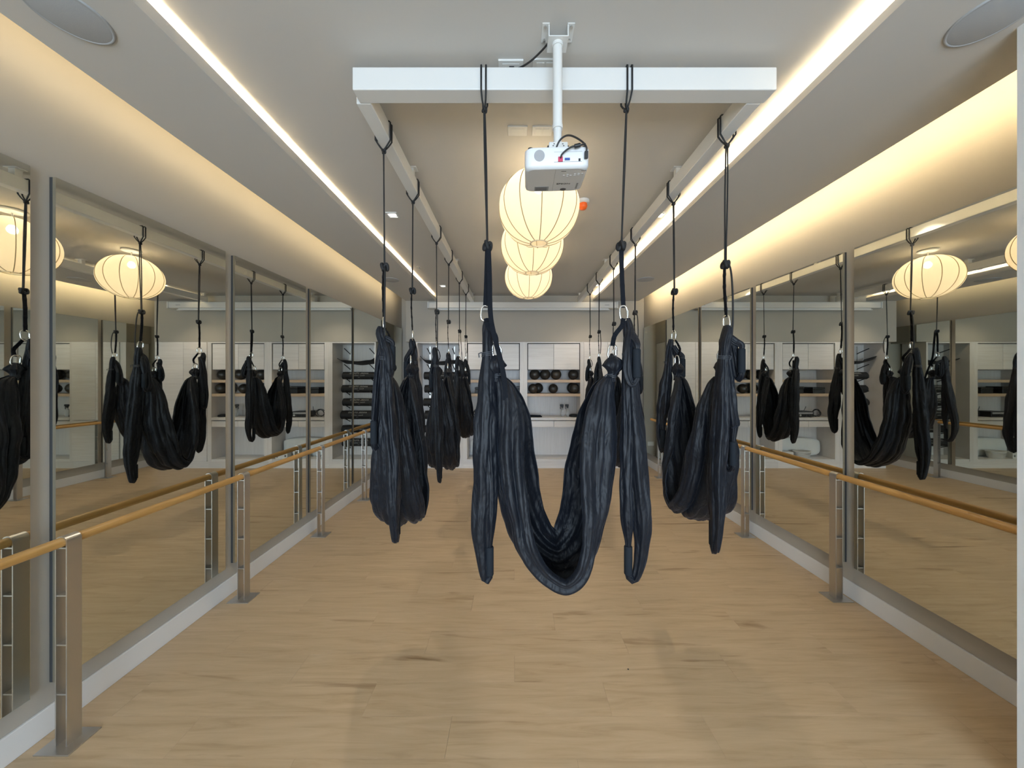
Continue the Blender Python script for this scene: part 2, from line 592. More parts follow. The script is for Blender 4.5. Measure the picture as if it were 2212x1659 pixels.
POSTS = [1.51, 2.49, 3.49, 4.51, 5.52]
barre(-2.015, -1, POSTS, 0.95, 5.85, 'round oak ballet barre on steel posts along the left mirrors')
barre(2.42, 1, [2.50, 3.48, 4.50, 5.50], 1.55, 5.85, 'round oak ballet barre on steel posts along the right mirrors')

# ------------------------------------------------------------------ hanging steel frame
RB, RT = 2.985, 3.075          # rail bottom and top
XL_, XR_ = -0.730, 1.172       # rail centres
RW = 0.036                     # half width
fr = thing('hanging_frame', 'white rectangular steel beam frame hung close under the ceiling', 'frame', (0.2, 3.6, RB))
B0, B1 = 1.545, 1.625


def fb(nm, x0, x1, y0, y1, z0, z1, bevel=0.004, parent=fr):
    o = MB().box(x0 - 0.2, x1 - 0.2, y0 - 3.6, y1 - 3.6, z0 - RB, z1 - RB).build(nm, M['white'], parent, bevel=bevel)
    return o


fb('cross_beam', -0.747, 1.222, B0, B1, RB, RT + 0.015)
fb('side_rail', XL_ - RW, XL_ + RW, B1, 5.9, RB, RT)
fb('side_rail', XR_ - RW, XR_ + RW, B1, 5.9, RB, RT)
for hx in (XL_, XR_):
    for hy in (2.37, 4.2, 5.86):
        h = fb('hanger', hx - 0.024, hx + 0.024, hy - 0.02, hy + 0.02, RT, Z_TRAY - 0.004, 0.002)
        MB().box(hx - 0.2 - 0.045, hx - 0.2 + 0.045, hy - 3.6 - 0.03, hy - 3.6 + 0.03, Z_TRAY - 0.004 - RB, Z_TRAY - RB).build('flange', M['white'], h)

# ------------------------------------------------------------------ hammocks
NZ = noise.noise


def fold(x):
    """rounded pleats with sharp valleys, -1..1"""
    return 2.0 * abs(math.sin(x * 0.5)) ** 0.75 - 1.25


def bundle(path, n, ring, seed, amp, parent, name, mat, vaxis=(0, 1, 0), freqs=(4, 7, 11), offs=(0, 0, 0)):
    """pleated closed cloth tube. path rows: s, b, z, ru, rv"""
    rows_ = smooth_path(path, n)
    va = Vector(vaxis)
    rn = random.Random(seed)
    ph = [rn.uniform(0, 6.28) for _ in freqs]
    rows = []
    pts = [Vector(r[:3]) for r in rows_]
    for i, r in enumerate(rows_):
        T = (pts[min(i + 1, n - 1)] - pts[max(i - 1, 0)])
        if T.length < 1e-6:
            T = Vector((0, 0, -1))
        T.normalize()
        V = (va - T * va.dot(T)).normalized()
        U = T.cross(V)
        ring_pts = []
        for j in range(ring):
            a = 2 * PI * j / ring
            d = 0
            for k, (f, p) in enumerate(zip(freqs, ph)):
                d += fold(f * a + p + 2.2 * NZ(Vector((i * 0.045 * (k + 1), seed * 1.7, k * 3.1)))) / (k + 1.2)
            d += 0.9 * NZ(pts[i] * 9 + Vector((math.cos(a), math.sin(a), seed)) * 1.3)
            m_ = max(0.35, 1 + amp * d)
            ring_pts.append(pts[i] + U * (max(r[3], 0.003) * m_ * math.cos(a)) + V * (max(r[4], 0.003) * m_ * math.sin(a)) - Vector(offs))
        rows.append(ring_pts)
    mb = MB().grid(rows, close_u=True)
    mb.cap(rows[0], True)
    mb.cap(rows[-1])
    return mb.build(name, mat, parent, smooth=True)


def sling(path, n, K, seed, parent):
    """the seat cloth: an open trough swept along the U. path rows: s, b, z, depth_front, depth_back, half_y, amax"""
    rows_ = smooth_path(path, n)
    pts = [Vector(r[:3]) for r in rows_]
    rn = random.Random(seed)
    fr_ = [(2.3, rn.uniform(0, 6)), (4.1, rn.uniform(0, 6)), (6.7, rn.uniform(0, 6)), (10.3, rn.uniform(0, 6))]
    rows = []
    for i, r in enumerate(rows_):
        w = i / (n - 1)
        T = (pts[min(i + 1, n - 1)] - pts[max(i - 1, 0)]).normalized()
        V = Vector((0, 1, 0))
        V = (V - T * V.dot(T)).normalized()
        Nn = T.cross(V)
        # inside of the U: path goes from negative s, down, to positive s -> normal points up and in
        if i == 0:
            pass
        df, db, hy, am = r[3:7]
        row_ = []
        edge = math.sin(PI * min(1, max(0, w)))
        am_ = max(1.35, am)
        for j in range(K):
            t = -1 + 2 * j / (K - 1)
            a = t * am_
            dd = df if t < 0 else db
            q = (1 - math.cos(a)) / (1 - math.cos(am_))
            nn = dd * q
            bb = hy * math.sin(a) / max(0.75, math.sin(min(am_, PI / 2)))
            # direction of the section outwards, for pleats
            o_n, o_b = -math.cos(a), math.sin(a)
            dsp = 0
            for k, (f, p) in enumerate(fr_):
                dsp += fold(f * t * PI + p + 2.6 * NZ(Vector((w * 3.2 * (1 + 0.4 * k), k * 5.3, seed * 2.1))) + 3.0 * w * (0.5 - (k % 2))) / (1 + 0.42 * k)
            size = 0.5 * (hy + 0.5 * (df + db))
            amp = min(0.095 * size, 0.0108) + 0.0015
            base = pts[i] + Nn * nn + V * bb
            dsp = dsp * amp + 0.016 * (0.25 + edge) * NZ(base * 6.0 + Vector((0, 0, seed))) + 0.005 * NZ(base * 13 + Vector((seed, 0, 0)))
            row_.append(base + Nn * (o_n * dsp) + V * (o_b * dsp))
        rows.append(row_)
    mb = MB().grid(rows)
    return mb.build('seat_cloth', M['cloth'], parent, smooth=True, solid=0.004)


def carabiner(parent, p, ang=0.0, h=0.072, w=0.04, plane='s'):
    pts = []
    for k in range(24):
        a = 2 * PI * k / 24
        c, s = math.cos(a), math.sin(a)
        u = w / 2 * math.copysign(abs(c) ** 0.7, c)
        v = h / 2 * math.copysign(abs(s) ** 0.8, s)
        uu = u * math.cos(ang) - v * math.sin(ang)
        vv = u * math.sin(ang) + v * math.cos(ang)
        pts.append((p[0] + uu, p[1] + 0.25 * uu, p[2] + vv))
    c = MB().tube(pts, 0.0045, 8, closed=True).build('carabiner', M['chrome'], parent, smooth=True)
    q = p[0] + w / 2 * math.cos(ang), p[2] + w / 2 * math.sin(ang)
    MB().cyl((q[0], p[1] + 0.25 * w / 2, q[1] - 0.012), (q[0], p[1] + 0.25 * w / 2, q[1] + 0.012), 0.0068, 10).build('locking_sleeve', M['chrome'], c, smooth=True)
    return c


def band(parent, p, r, rb, n=3, tilt=0.15):
    mb = MB()
    for k in range(n):
        ring = []
        for j in range(20):
            a = 2 * PI * j / 20
            ring.append((p[0] + r * math.cos(a), p[1] + rb * math.sin(a), p[2] - 0.0075 * k + tilt * r * math.cos(a)))
        mb.tube(ring, 0.003, 6, closed=True)
    mb.tube([(p[0] - r, p[1] - 0.01, p[2]), (p[0] - r - 0.014, p[1] - 0.016, p[2] - 0.006), (p[0] - r - 0.012, p[1] - 0.014, p[2] - 0.024)], 0.0028, 6)
    return mb.build('elastic_band', M['band'], parent, smooth=True)


def knot(parent, p, r=0.016):
    pts = []
    for k in range(40):
        a = 2 * PI * k / 40
        pts.append((p[0] + r * 0.42 * (math.sin(a) + 1.5 * math.sin(2 * a)), p[1] + r * 0.42 * (math.cos(a) - 1.5 * math.cos(2 * a)), p[2] + r * 0.9 * math.sin(3 * a)))
    return MB().tube(pts, r * 0.48, 8, closed=True).build('knot', M['cord'], parent, smooth=True)


def ribbon(path, w, th, parent, name, n=40, twist=0.0, stitched=True, waxis=(1, 0, 0)):
    rows_ = smooth_path(path, n)
    pts = [Vector(r[:3]) for r in rows_]
    rows = []
    for i, p in enumerate(pts):
        T = (pts[min(i + 1, n - 1)] - pts[max(i - 1, 0)]).normalized()
        W = Vector(waxis)
        if twist:
            W = Matrix.Rotation(twist * i / (n - 1), 3, 'Z') @ W
        W = (W - T * W.dot(T)).normalized()
        Q = T.cross(W)
        th_ = th * (1.8 if stitched and i % 7 in (0, 1) else 1.0)
        rows.append([p + W * w + Q * th_, p - W * w + Q * th_, p - W * w - Q * th_, p + W * w - Q * th_])
    mb = MB().grid(rows, close_u=True)
    mb.cap(rows[0], True)
    mb.cap(rows[-1])
    return mb.build(name, M['webbing'], parent)


def handle_loop(parent, s, b, ztop, zbot, sgn, seed, spread=1.0, wide=0.04, grip=True, boff=0.0, mid=None, gl=0.13, neck=True):
    """cloth loop from the carabiner to a foam grip and back. sgn: side the wide strand swings to"""
    L = ztop - zbot
    zg0, zg1 = zbot + 0.035, zbot + 0.035 + gl
    gs = s - sgn * 0.014 * spread
    w = wide

    def at(f):
        return zbot + L * f
    if L > 0.75:
        path = [
            (s, b, ztop, 0.012, 0.012), (s + sgn * 0.004, b, ztop - 0.03, 0.020, 0.020), (s + sgn * 0.006, b + boff * .2, ztop - 0.10, 0.021, 0.022),
            (s + sgn * 0.006, b + boff * .3, ztop - 0.165, 0.020, 0.020), (s + sgn * 0.008, b + boff * .4, ztop - 0.28, 0.030, 0.028),
            (s + sgn * 0.018 * spread, b + boff * .6, at(0.58), w, 0.034), (s + sgn * 0.034 * spread, b + boff * .9, at(0.36), w * 0.95, 0.032),
            (s + sgn * 0.048 * spread, b + boff, at(0.2), w * 0.85, 0.028), (s + sgn * 0.036 * spread, b + boff, at(0.075), w * 0.55, 0.022),
            (s + sgn * 0.012 * spread, b + boff, zbot + 0.008, 0.016, 0.015), (gs, b + boff, zg0 - 0.008, 0.012, 0.012), (gs, b + boff, zg0 + 0.02, 0.011, 0.011),
            (gs, b + boff, zg1 - 0.01, 0.010, 0.010), (gs, b + boff, zg1 + 0.02, 0.012, 0.012), (gs - sgn * 0.004, b + boff, zg1 + 0.10, 0.020, 0.020),
            (gs - sgn * 0.008, b + boff * .9, at(0.34), 0.024, 0.026), (s - sgn * 0.012 * spread, b + boff * .6, at(0.55), 0.024, 0.026), (s - sgn * 0.008, b + boff * .3, at(0.78), 0.02, 0.02), (s, b, ztop - 0.01, 0.01, 0.012)]
        n = 130
    else:
        path = [
            (s, b, ztop, 0.012, 0.012), (s + sgn * 0.012, b + boff * .4, ztop - 0.05, 0.020, 0.018), (s + sgn * 0.026, b + boff * .8, at(0.5), w * 0.7, 0.02),
            (s + sgn * 0.030, b + boff, at(0.2), 0.018, 0.016), (s + sgn * 0.012, b + boff, zbot + 0.004, 0.014, 0.014), (gs, b + boff, zg0 - 0.008, 0.012, 0.012),
            (gs, b + boff, zg0 + 0.02, 0.011, 0.011), (gs, b + boff, zg1 - 0.01, 0.010, 0.010), (gs, b + boff, zg1 + 0.02, 0.013, 0.013),
            (s - sgn * 0.006, b + boff * .5, max(zg1 + 0.04, at(0.8)), 0.018, 0.016), (s, b, ztop - 0.005, 0.01, 0.012)]
        n = 70
    h = bundle(path, n, 36, seed, 0.27, parent, 'handle_loop', M['cloth'])
    g = MB().tube([(gs, b + boff, zg0 - 0.002), (gs, b + boff, zg0), (gs, b + boff, zg0 + 0.004), (gs, b + boff, zg1 - 0.004), (gs, b + boff, zg1), (gs, b + boff, zg1 + 0.002)],
                  [0.013, 0.0165, 0.0185, 0.0185, 0.0165, 0.013], 18).build('foam_grip', M['foam'], h, smooth=True)
    if neck and L > 0.75:
        band(h, (s + sgn * 0.006, b + boff * .3, ztop - 0.165), 0.025, 0.025, 3)
    return h


def hammock(label, origin, rz, span, seed, cfg, beam_w=0.036, beam_h=0.09, zoff=(0, 0)):
    """origin: point on the underside of the beam midway between the two ropes; local x along the beam"""
    t = thing('aerial_hammock', label, 'hammock', origin, rz, 'black aerial yoga hammocks hanging from the frame')
    rn = random.Random(seed)
    k = span / 0.676
    Z0 = origin[2]

    def Z(z):
        return z - Z0
    hs = span / 2
    for e, side in ((0, -1), (1, 1)):
        c = cfg['ends'][e]
        dz = c.get('dz', 0.0)
        xs = side * hs
        # rope choked round the beam
        w = beam_w + 0.006
        for q in (-1, 1):
            o_ = 0.011 * q
            lp = [(xs + o_ * 0.2, 0, -0.062), (xs + o_ * 0.75, -w * 0.55, -0.034), (xs + o_, -w, -0.006), (xs + o_, -w, beam_h * 0.5), (xs + o_, -w, beam_h + 0.002), (xs + o_, -w + 0.006, beam_h + 0.008),
                  (xs + o_, w - 0.006, beam_h + 0.008), (xs + o_, w, beam_h + 0.002), (xs + o_, w, beam_h * 0.5), (xs + o_, w, -0.006), (xs + o_ * 0.75, w * 0.55, -0.034), (xs + o_ * 0.2, 0, -0.062)]
            MB().tube(lp, 0.0042, 8).build('beam_loop', M['cord'], t, smooth=True)
        kx = xs + side * c.get('knot_dx', -0.013)
        kz = Z(2.275 + dz)
        for q in (-1, 1):
            n_ = 10
            pp = []
            for i in range(n_):
                f = i / (n_ - 1)
                sp = c.get('rope_gap', 0.0035) * (0.35 + 0.65 * math.sin(PI * min(1, f * 1.15 + 0.05)))
                pp.append((xs + (kx - xs) * f + q * sp, 0.002 * q, -0.055 + (kz + 0.012 + 0.055) * f))
            MB().tube(pp, 0.0040, 8).build('rope', M['cord'], t, smooth=True)
        knot(t, (xs, 0, -0.062), 0.010)
        knot(t, (kx, 0.0, kz), 0.018)
        # hanging loop / tail of the rope
        tl = c.get('tail', 0.0)
        if tl:
            s2 = c.get('tail_side', side)
            MB().tube([p[:3] for p in smooth_path([(kx, 0, kz), (kx + s2 * 0.02, -0.01, kz - 0.01), (kx + s2 * 0.036, -0.015, kz - tl * 0.3), (kx + s2 * 0.04, -0.015, kz - tl * 0.7), (kx + s2 * 0.03, -0.012, kz - tl)], 24)],
                      0.0048, 8).build('rope_tail', M['cord'], t, smooth=True)
        c1 = (kx + side * 0.010, 0.0, Z(1.955 + dz))           # first carabiner
        c2 = (kx - side * 0.045 * min(1, k), 0.0, Z(1.772 + dz))     # second carabiner
        ribbon([(kx, 0.004, kz + 0.01), (kx + side * 0.004, 0.008, kz - 0.12), (kx + side * 0.007, 0.004, c1[2] + 0.10), (c1[0], 0.002, c1[2] + 0.028)], 0.0105, 0.0017, t, 'strap', 34)
        ribbon([(c1[0] - side * 0.004, -0.006, c1[2] - 0.026), (c1[0] - side * 0.014, -0.022, c1[2] - 0.06), (c2[0] + side * 0.006, -0.024, c2[2] + 0.075), (c2[0], -0.006, c2[2] + 0.028)], 0.0105, 0.0017, t, 'strap', 48)
        if c.get('chain'):
            ln = c['chain']
            ribbon([(kx - side * 0.006, -0.012, kz - 0.006), (kx - side * 0.012, -0.02, kz - 0.16), (c1[0] - side * 0.028, -0.03, c1[2] - 0.02), (c2[0] + side * 0.004, -0.044, c2[2] + 0.05), (c2[0] - side * 0.022, -0.052, c2[2] - 0.05), (c2[0] - side * 0.04, -0.06, c2[2] - 0.16),
                    (c2[0] - side * 0.042, -0.062, c2[2] - ln)], 0.0115, 0.0018, t, 'daisy_chain', 56)
        carabiner(t, c1, side * 0.1)
        carabiner(t, c2, -side * 0.15)
        # gathered end of the seat cloth above its band
        nk = (c2[0] - side * 0.002, 0.0, c2[2] - 0.112)
        pf = c.get('puff', 1.0)
        bundle([(c2[0], 0, c2[2] - 0.018, 0.010, 0.012), (c2[0] + side * 0.002, -0.004, c2[2] - 0.038, 0.030 * pf, 0.026), (c2[0] + side * 0.004, -0.008, c2[2] - 0.065, 0.044 * pf, 0.036),
                (c2[0] + side * 0.002, -0.004, c2[2] - 0.09, 0.027 * pf, 0.026), (nk[0], 0, nk[2], 0.017, 0.018), (nk[0], 0, nk[2] - 0.03, 0.018, 0.02)], 36, 52, seed * 3 + e, 0.2, t, 'gathered_end', M['cloth'], freqs=(5, 9, 13))
        band(t, (nk[0], 0, nk[2] + 0.006), 0.021, 0.022, 3)
        for hi, hcfg in enumerate(c['handles']):
            zb, db_, ds, sp, wd = hcfg[:5]
            handle_loop(t, c1[0] + ds, c1[1] + (0.012 if hi == 0 else 0.0), c1[2] - 0.022 - (0.05 if hi else 0), Z(zb + dz), hcfg[5] if len(hcfg) > 5 else side, seed * 11 + e * 5 + hi, sp, wd, boff=db_, neck=(hi == 0))
        c['nk'] = nk
    # seat cloth along the U
    zb = cfg.get('bottom', 0.674)
    nl, nr = cfg['ends'][0]['nk'], cfg['ends'][1]['nk']
    hw = cfg.get('half', 0.15)
    dep = cfg.get('depth', 0.74)
    A = []

    def P(s, z, df, db, hy, am):
        q = 1 + (dep - 1) * min(1, (1.62 - z) / 0.3)
        A.append((s * k, 0.0, Z(zb + (z - 0.674) * (1.655 - zb) / (1.655 - 0.674)), df * q, db * q, hy, am))
    A.append((nl[0] - 0.004, 0, nl[2] - 0.005, 0.034, 0.034, 0.018, 2.9))
    P(-0.280, 1.605, 0.085, 0.085, 0.036, 2.75)
    P(-0.282, 1.46, 0.130, 0.150, 0.070, 2.35)
    P(-0.281, 1.25, 0.125, 0.180, 0.108, 2.0)
    P(-0.264, 1.12, 0.120, 0.19, 0.125, 1.9)
    P(-0.236, 0.995, 0.112, 0.178, 0.138, 1.85)
    P(-0.188, 0.862, 0.098, 0.165, hw * 0.97, 1.8)
    P(-0.100, 0.735, 0.086, 0.148, hw, 1.75)
    P(0.025, 0.676, 0.080, 0.138, hw, 1.75)
    P(0.128, 0.735, 0.088, 0.148, hw, 1.75)
    P(0.196, 0.862, 0.106, 0.162, hw * 0.97, 1.8)
    P(0.228, 0.995, 0.126, 0.172, 0.135, 1.85)
    P(0.245, 1.12, 0.145, 0.18, 0.12, 1.95)
    P(0.258, 1.25, 0.155, 0.17, 0.104, 2.05)
    P(0.268, 1.46, 0.135, 0.145, 0.068, 2.35)
    P(0.270, 1.605, 0.080, 0.085, 0.036, 2.75)
    A.append((nr[0] + 0.004, 0, nr[2] - 0.005, 0.034, 0.034, 0.018, 2.9))
    sling(A, 150, 76, seed, t)
    return t


# handles: (z of the loop's bottom, offset across, offset along, spread, half width)
H_FRONT = {'bottom': 0.695, 'half': 0.15, 'depth': 1.0, 'ends': [
    {'handles': [(0.705, -0.06, 0.016, 0.62, 0.042, -1)], 'chain': 0.50, 'knot_dx': -0.014, 'puff': 0.95},
    {'handles': [(0.708, -0.06, 0.020, 1.05, 0.040, 1), (1.615, -0.055, 0.030, 0.8, 0.026, -1)], 'knot_dx': -0.024, 'puff': 1.0, 'rope_gap': 0.003}]}
hammock('nearest black hammock, hanging across the white front beam below the projector', (0.200, (B0 + B1) / 2, RB), 0.0, 0.676, 3, H_FRONT, beam_w=0.04, beam_h=RT + 0.015 - RB)


def side_cfg(v, dz=(0.0, 0.0)):
    base = [
        {'bottom': 0.70, 'half': 0.155, 'ends': [
            {'handles': [(0.735, -0.09, -0.02, 0.8, 0.042, -1), (1.66, -0.05, -0.02, 0.8, 0.026, -1), (1.24, 0.06, 0.02, 0.8, 0.03, 1)], 'tail': 0.70, 'rope_gap': 0.006},
            {'handles': [(1.05, -0.05, 0.02, 0.9, 0.040, 1), (1.60, 0.05, 0.02, 0.8, 0.026, 1)]}]},
        {'bottom': 0.69, 'half': 0.15, 'ends': [
            {'handles': [(0.66, -0.05, -0.02, 0.75, 0.042, -1), (1.52, 0.05, 0.0, 0.8, 0.028, 1)], 'rope_gap': 0.006, 'tail': 0.55},
            {'handles': [(0.80, -0.05, 0.03, 0.95, 0.040, 1), (1.30, 0.05, 0.0, 0.8, 0.03, 1)], 'rope_gap': 0.005}]},
        {'bottom': 0.78, 'half': 0.15, 'ends': [
            {'handles': [(0.80, 0.05, -0.06, 1.5, 0.030, -1), (1.66, -0.05, -0.05, 1.2, 0.024, -1)], 'chain': 0.60},
            {'handles': [(0.79, 0.05, 0.02, 0.9, 0.034, 1), (1.55, -0.05, 0.0, 0.8, 0.026, 1)], 'tail': 0.25}]},
        {'bottom': 0.745, 'half': 0.155, 'ends': [
            {'handles': [(0.70, 0.07, -0.02, 0.75, 0.036, -1), (1.64, -0.06, -0.02, 0.9, 0.028, 1), (1.13, -0.04, 0.02, 0.8, 0.032, 1)], 'rope_gap': 0.008, 'tail': 0.45},
            {'handles': [(1.10, 0.06, 0.02, 0.8, 0.036, 1), (1.62, -0.06, 0.0, 0.8, 0.026, 1)]}]},
        {'bottom': 0.70, 'half': 0.16, 'ends': [
            {'handles': [(0.68, 0.05, -0.02, 0.75, 0.040, -1), (1.50, -0.05, 0.0, 0.8, 0.028, 1)], 'tail': 0.4, 'rope_gap': 0.006},
            {'handles': [(1.00, -0.05, 0.03, 0.95, 0.036, 1), (1.45, 0.05, 0.0, 0.8, 0.03, 1)], 'rope_gap': 0.004}]},
        {'bottom': 0.74, 'half': 0.14, 'ends': [
            {'handles': [(0.76, -0.05, -0.03, 0.9, 0.036, -1), (1.55, 0.05, 0.0, 0.8, 0.028, 1)], 'tail': 0.3},
            {'handles': [(0.73, -0.05, 0.02, 0.9, 0.036, 1), (1.60, 0.05, 0.0, 0.8, 0.026, 1)]}]},
    ][v]
    for e in (0, 1):
        base['ends'][e]['dz'] = dz[e]
    return base


# hooks along the rails, nearest first
# rz = +90deg: local +x -> +Y, local y -> -X
for v, (ya, yb, lab) in enumerate(((1.875, 2.42, 'black hammock on the left side rail, nearest the camera of the three there'),
                                    (3.16, 3.76, 'black hammock on the left side rail, middle of the three there'),
                                    (4.50, 5.12, 'black hammock on the left side rail, farthest of the three and by the mat rack'))):
    hammock(lab, (XL_, (ya + yb) / 2, RB), PI / 2, yb - ya, 21 + v * 7, side_cfg(v))
for v, (ya, yb, lab) in enumerate(((1.83, 2.44, 'black hammock on the right side rail, nearest the camera of the three there'),
                                    (3.20, 3.90, 'black hammock on the right side rail, middle of the three there'),
                                    (4.55, 5.10, 'black hammock on the right side rail, farthest of the three and by the tall cabinet'))):
    hammock(lab, (XR_, (ya + yb) / 2, RB), PI / 2, yb - ya, 50 + v * 9, side_cfg(3 + v))

# ------------------------------------------------------------------ lanterns
def lantern(x, y, label):
    zc, a, h = 2.815, 0.275, 0.245
    t = thing('paper_lantern', label, 'lantern', (x, y, Z_TRAY), 0, 'round fabric lanterns down the middle of the ceiling')
    NR = 12
    rows = []
    n = 26
    t0 = math.asin(0.058 / a)
    for i in range(n):
        th = t0 + (PI - 2 * t0) * i / (n - 1)
        r0 = a * math.sin(th) ** 0.92
        z = h * math.cos(th)
        K = NR * 6
        rows.append([(r0 * (1 + 0.022 * (abs(math.cos(NR / 2 * 2 * PI * j / K)) ** 0.7 * -1 + 1) * math.sin(th) - 0.014) * math.cos(2 * PI * j / K),
                      r0 * (1 + 0.022 * (abs(math.cos(NR / 2 * 2 * PI * j / K)) ** 0.7 * -1 + 1) * math.sin(th) - 0.014) * math.sin(2 * PI * j / K), zc - Z_TRAY + z) for j in range(K)])
    sh = MB().grid(rows, close_u=True).build('lantern_shade', M['shade'], t, smooth=True)
    for q in range(NR):
        an = 2 * PI * q / NR
        pts = []
        for i in range(n):
            th = t0 + (PI - 2 * t0) * i / (n - 1)
            r0 = a * math.sin(th) ** 0.92 * 0.992
            pts.append((r0 * math.cos(an), r0 * math.sin(an), zc - Z_TRAY + h * math.cos(th)))
        MB().tube(pts, 0.0030, 6).build('rib', M['rib'], sh, smooth=True)
    for z, nm in ((h * math.cos(t0), 'top_ring'), (-h * math.cos(t0), 'bottom_ring')):
        ring = [(0.058 * math.cos(2 * PI * j / 28), 0.058 * math.sin(2 * PI * j / 28), zc - Z_TRAY + z) for j in range(28)]
        MB().tube(ring, 0.005, 8, closed=True).build(nm, M['ring'], t, smooth=True)
    MB().lathe([(0.0, 0.0), (0.055, 0.0), (0.085, -0.006), (0.088, -0.018), (0.05, -0.026), (0.0, -0.028)], sides=28).build('ceiling_cup', M['white'], t, smooth=True)
    MB().cyl((0, 0, -0.02), (0, 0, -0.12), 0.006, 10).build('rod', M['white'], t, smooth=True)
    zb = -0.150
    MB().cyl((0, 0, -0.110), (0, 0, -0.140), 0.017, 14).build('lamp_holder', M['white'], t, smooth=True)
    bl = MB().lathe([(0.001, 0.016), (0.018, 0.010), (0.030, -0.012), (0.033, -0.030), (0.027, -0.050), (0.012, -0.062), (0.001, -0.064)], (0, 0, zb), 18).build('bulb', M['bulb'], t, smooth=True)


lantern(0.175, 2.30, 'round cream lantern nearest the camera, partly behind the projector')
lantern(0.165, 2.95, 'round cream lantern in the middle of the row of three')
lantern(0.175, 3.88, 'round cream lantern farthest from the camera, nearest the cabinets')

# ------------------------------------------------------------------ projector and mount
PX, PY = 0.190, 1.435
pm = thing('projector_mount', 'white ceiling bracket and pole carrying the projector', 'mount', (PX, PY, Z_TRAY))
mb = MB()
mb.box(-0.042, 0.042, -0.036, 0.036, -0.052, -0.048)
mb.box(-0.042, -0.038, -0.036, 0.036, -0.048, -0.003)
mb.box(0.038, 0.042, -0.036, 0.036, -0.048, -0.003)
mb.box(-0.068, -0.038, -0.04, 0.04, -0.003, 0)
mb.box(0.038, 0.068, -0.04, 0.04, -0.003, 0)
br = mb.build('ceiling_bracket', M['white'], pm)
for bx in (-0.055, 0.055):
    for by in (-0.028, 0.028):
        MB().cyl((bx, by, -0.003), (bx, by, -0.010), 0.006, 8).build('bolt', M['steel'], br)
MB().cyl((0, 0, -0.046), (0, 0, -0.066), 0.024, 20).build('collar', M['white'], pm, smooth=False)
MB().cyl((0, 0, -0.05), (0, 0, -0.41), 0.0205, 24).build('pole', M['white'], pm, smooth=True)
MB().cyl((0, 0, -0.40), (0, 0, -0.418), 0.0225, 24).build('pole_clamp', M['white'], pm, smooth=False)
MB().cyl((0, 0, -0.41), (0, 0, -0.505), 0.0175, 24).build('pole', M['white'], pm, smooth=True)
hd = MB().box(-0.040, 0.040, -0.030, 0.030, -0.545, -0.490).build('tilt_head', M['white'], pm, bevel=0.004)
for q in (-1, 1):
    for (dx, dz) in ((0.018, 0.012), (0.022, 0.004), (0.025, -0.005)):
        MB().box(q * dx - 0.003, q * dx + 0.003, -0.0306, -0.029, -0.512 + dz - 0.002, -0.512 + dz + 0.002).build('slot', M['print_grey'], hd)
    MB().box(q * 0.042 - 0.003, q * 0.042 + 0.003, -0.02, 0.02, -0.53, -0.50).build('pivot_plate', M['black'], hd)
MB().box(-0.046, 0.050, -0.028, 0.05, -0.552, -0.545).build('base_bar', M['black'], pm)

pj = thing('projector', 'white projector hanging upside down from the ceiling pole', 'projector', (PX - 0.012, PY + 0.0, 2.578))
pj.rotation_euler = (math.radians(8.5), 0, math.radians(-2.5))
# local: y forward, z up (top face of the hung body at 0)
W2, D0, D1, HH = 0.128, -0.125, 0.115, 0.078
bm = bmesh.new()
sec = []


def rrect(x0, x1, y0, y1, r, n=5):
    pts = []
    for cx, cy, a0 in ((x1 - r, y1 - r, 0), (x0 + r, y1 - r, PI / 2), (x0 + r, y0 + r, PI), (x1 - r, y0 + r, 1.5 * PI)):
        for i in range(n + 1):
            a = a0 + PI / 2 * i / n
            pts.append((cx + r * math.cos(a), cy + r * math.sin(a)))
    return pts


bm.free()
rows = []
for z, ins in ((0.0, 0.006), (-0.006, 0.0), (-HH + 0.014, 0.0), (-HH + 0.004, 0.004), (-HH, 0.012)):
    rows.append([(a, b_, z) for a, b_ in rrect(-W2 + ins, W2 - ins, D0 + ins, D1 - ins, 0.03)])
mb = MB().grid([list(reversed(r)) for r in rows], close_u=True)
mb.cap(rows[0])
mb.cap(list(reversed(rows[-1])))
body = mb.build('body', M['proj'], pj, bevel=0.0)
body.data.polygons.foreach_set('use_smooth', [len(p.vertices) == 4 for p in body.data.polygons])
yb_ = D0 - 0.0008
# parts on the rear face (towards the camera)
MB().cyl((-0.070, D0 + 0.002, -0.032), (-0.070, D0 - 0.0015, -0.032), 0.021, 28).build('speaker_grille', M['proj_dark'], body)
MB().box(-0.012, 0.098, D0 - 0.0006, D0 + 0.001, -0.058, -0.056).build('port_panel', M['proj_dark'], body)
MB().box(-0.012, 0.098, D0 - 0.0006, D0 + 0.001, -0.021, -0.020).build('port_panel', M['proj_dark'], body)
MB().box(0.004, 0.022, D0 - 0.006, D0, -0.057, -0.040).build('plug', M['pink'], body)
MB().box(0.030, 0.050, D0 - 0.004, D0, -0.052, -0.044).build('video_port', M['blue'], body)
MB().box(0.084, 0.092, D0 - 0.001, D0, -0.056, -0.046).build('port', M['black'], body)
MB().box(0.106, 0.120, D0 - 0.012, D0, -0.050, -0.024).build('power_plug', M['black'], body, bevel=0.002)
for q in (-0.105, 0.112):
    MB().cyl((q, D0 + 0.035, -0.001), (q, D0 + 0.035, 0.012), 0.010, 14).build('foot', M['black'], body)
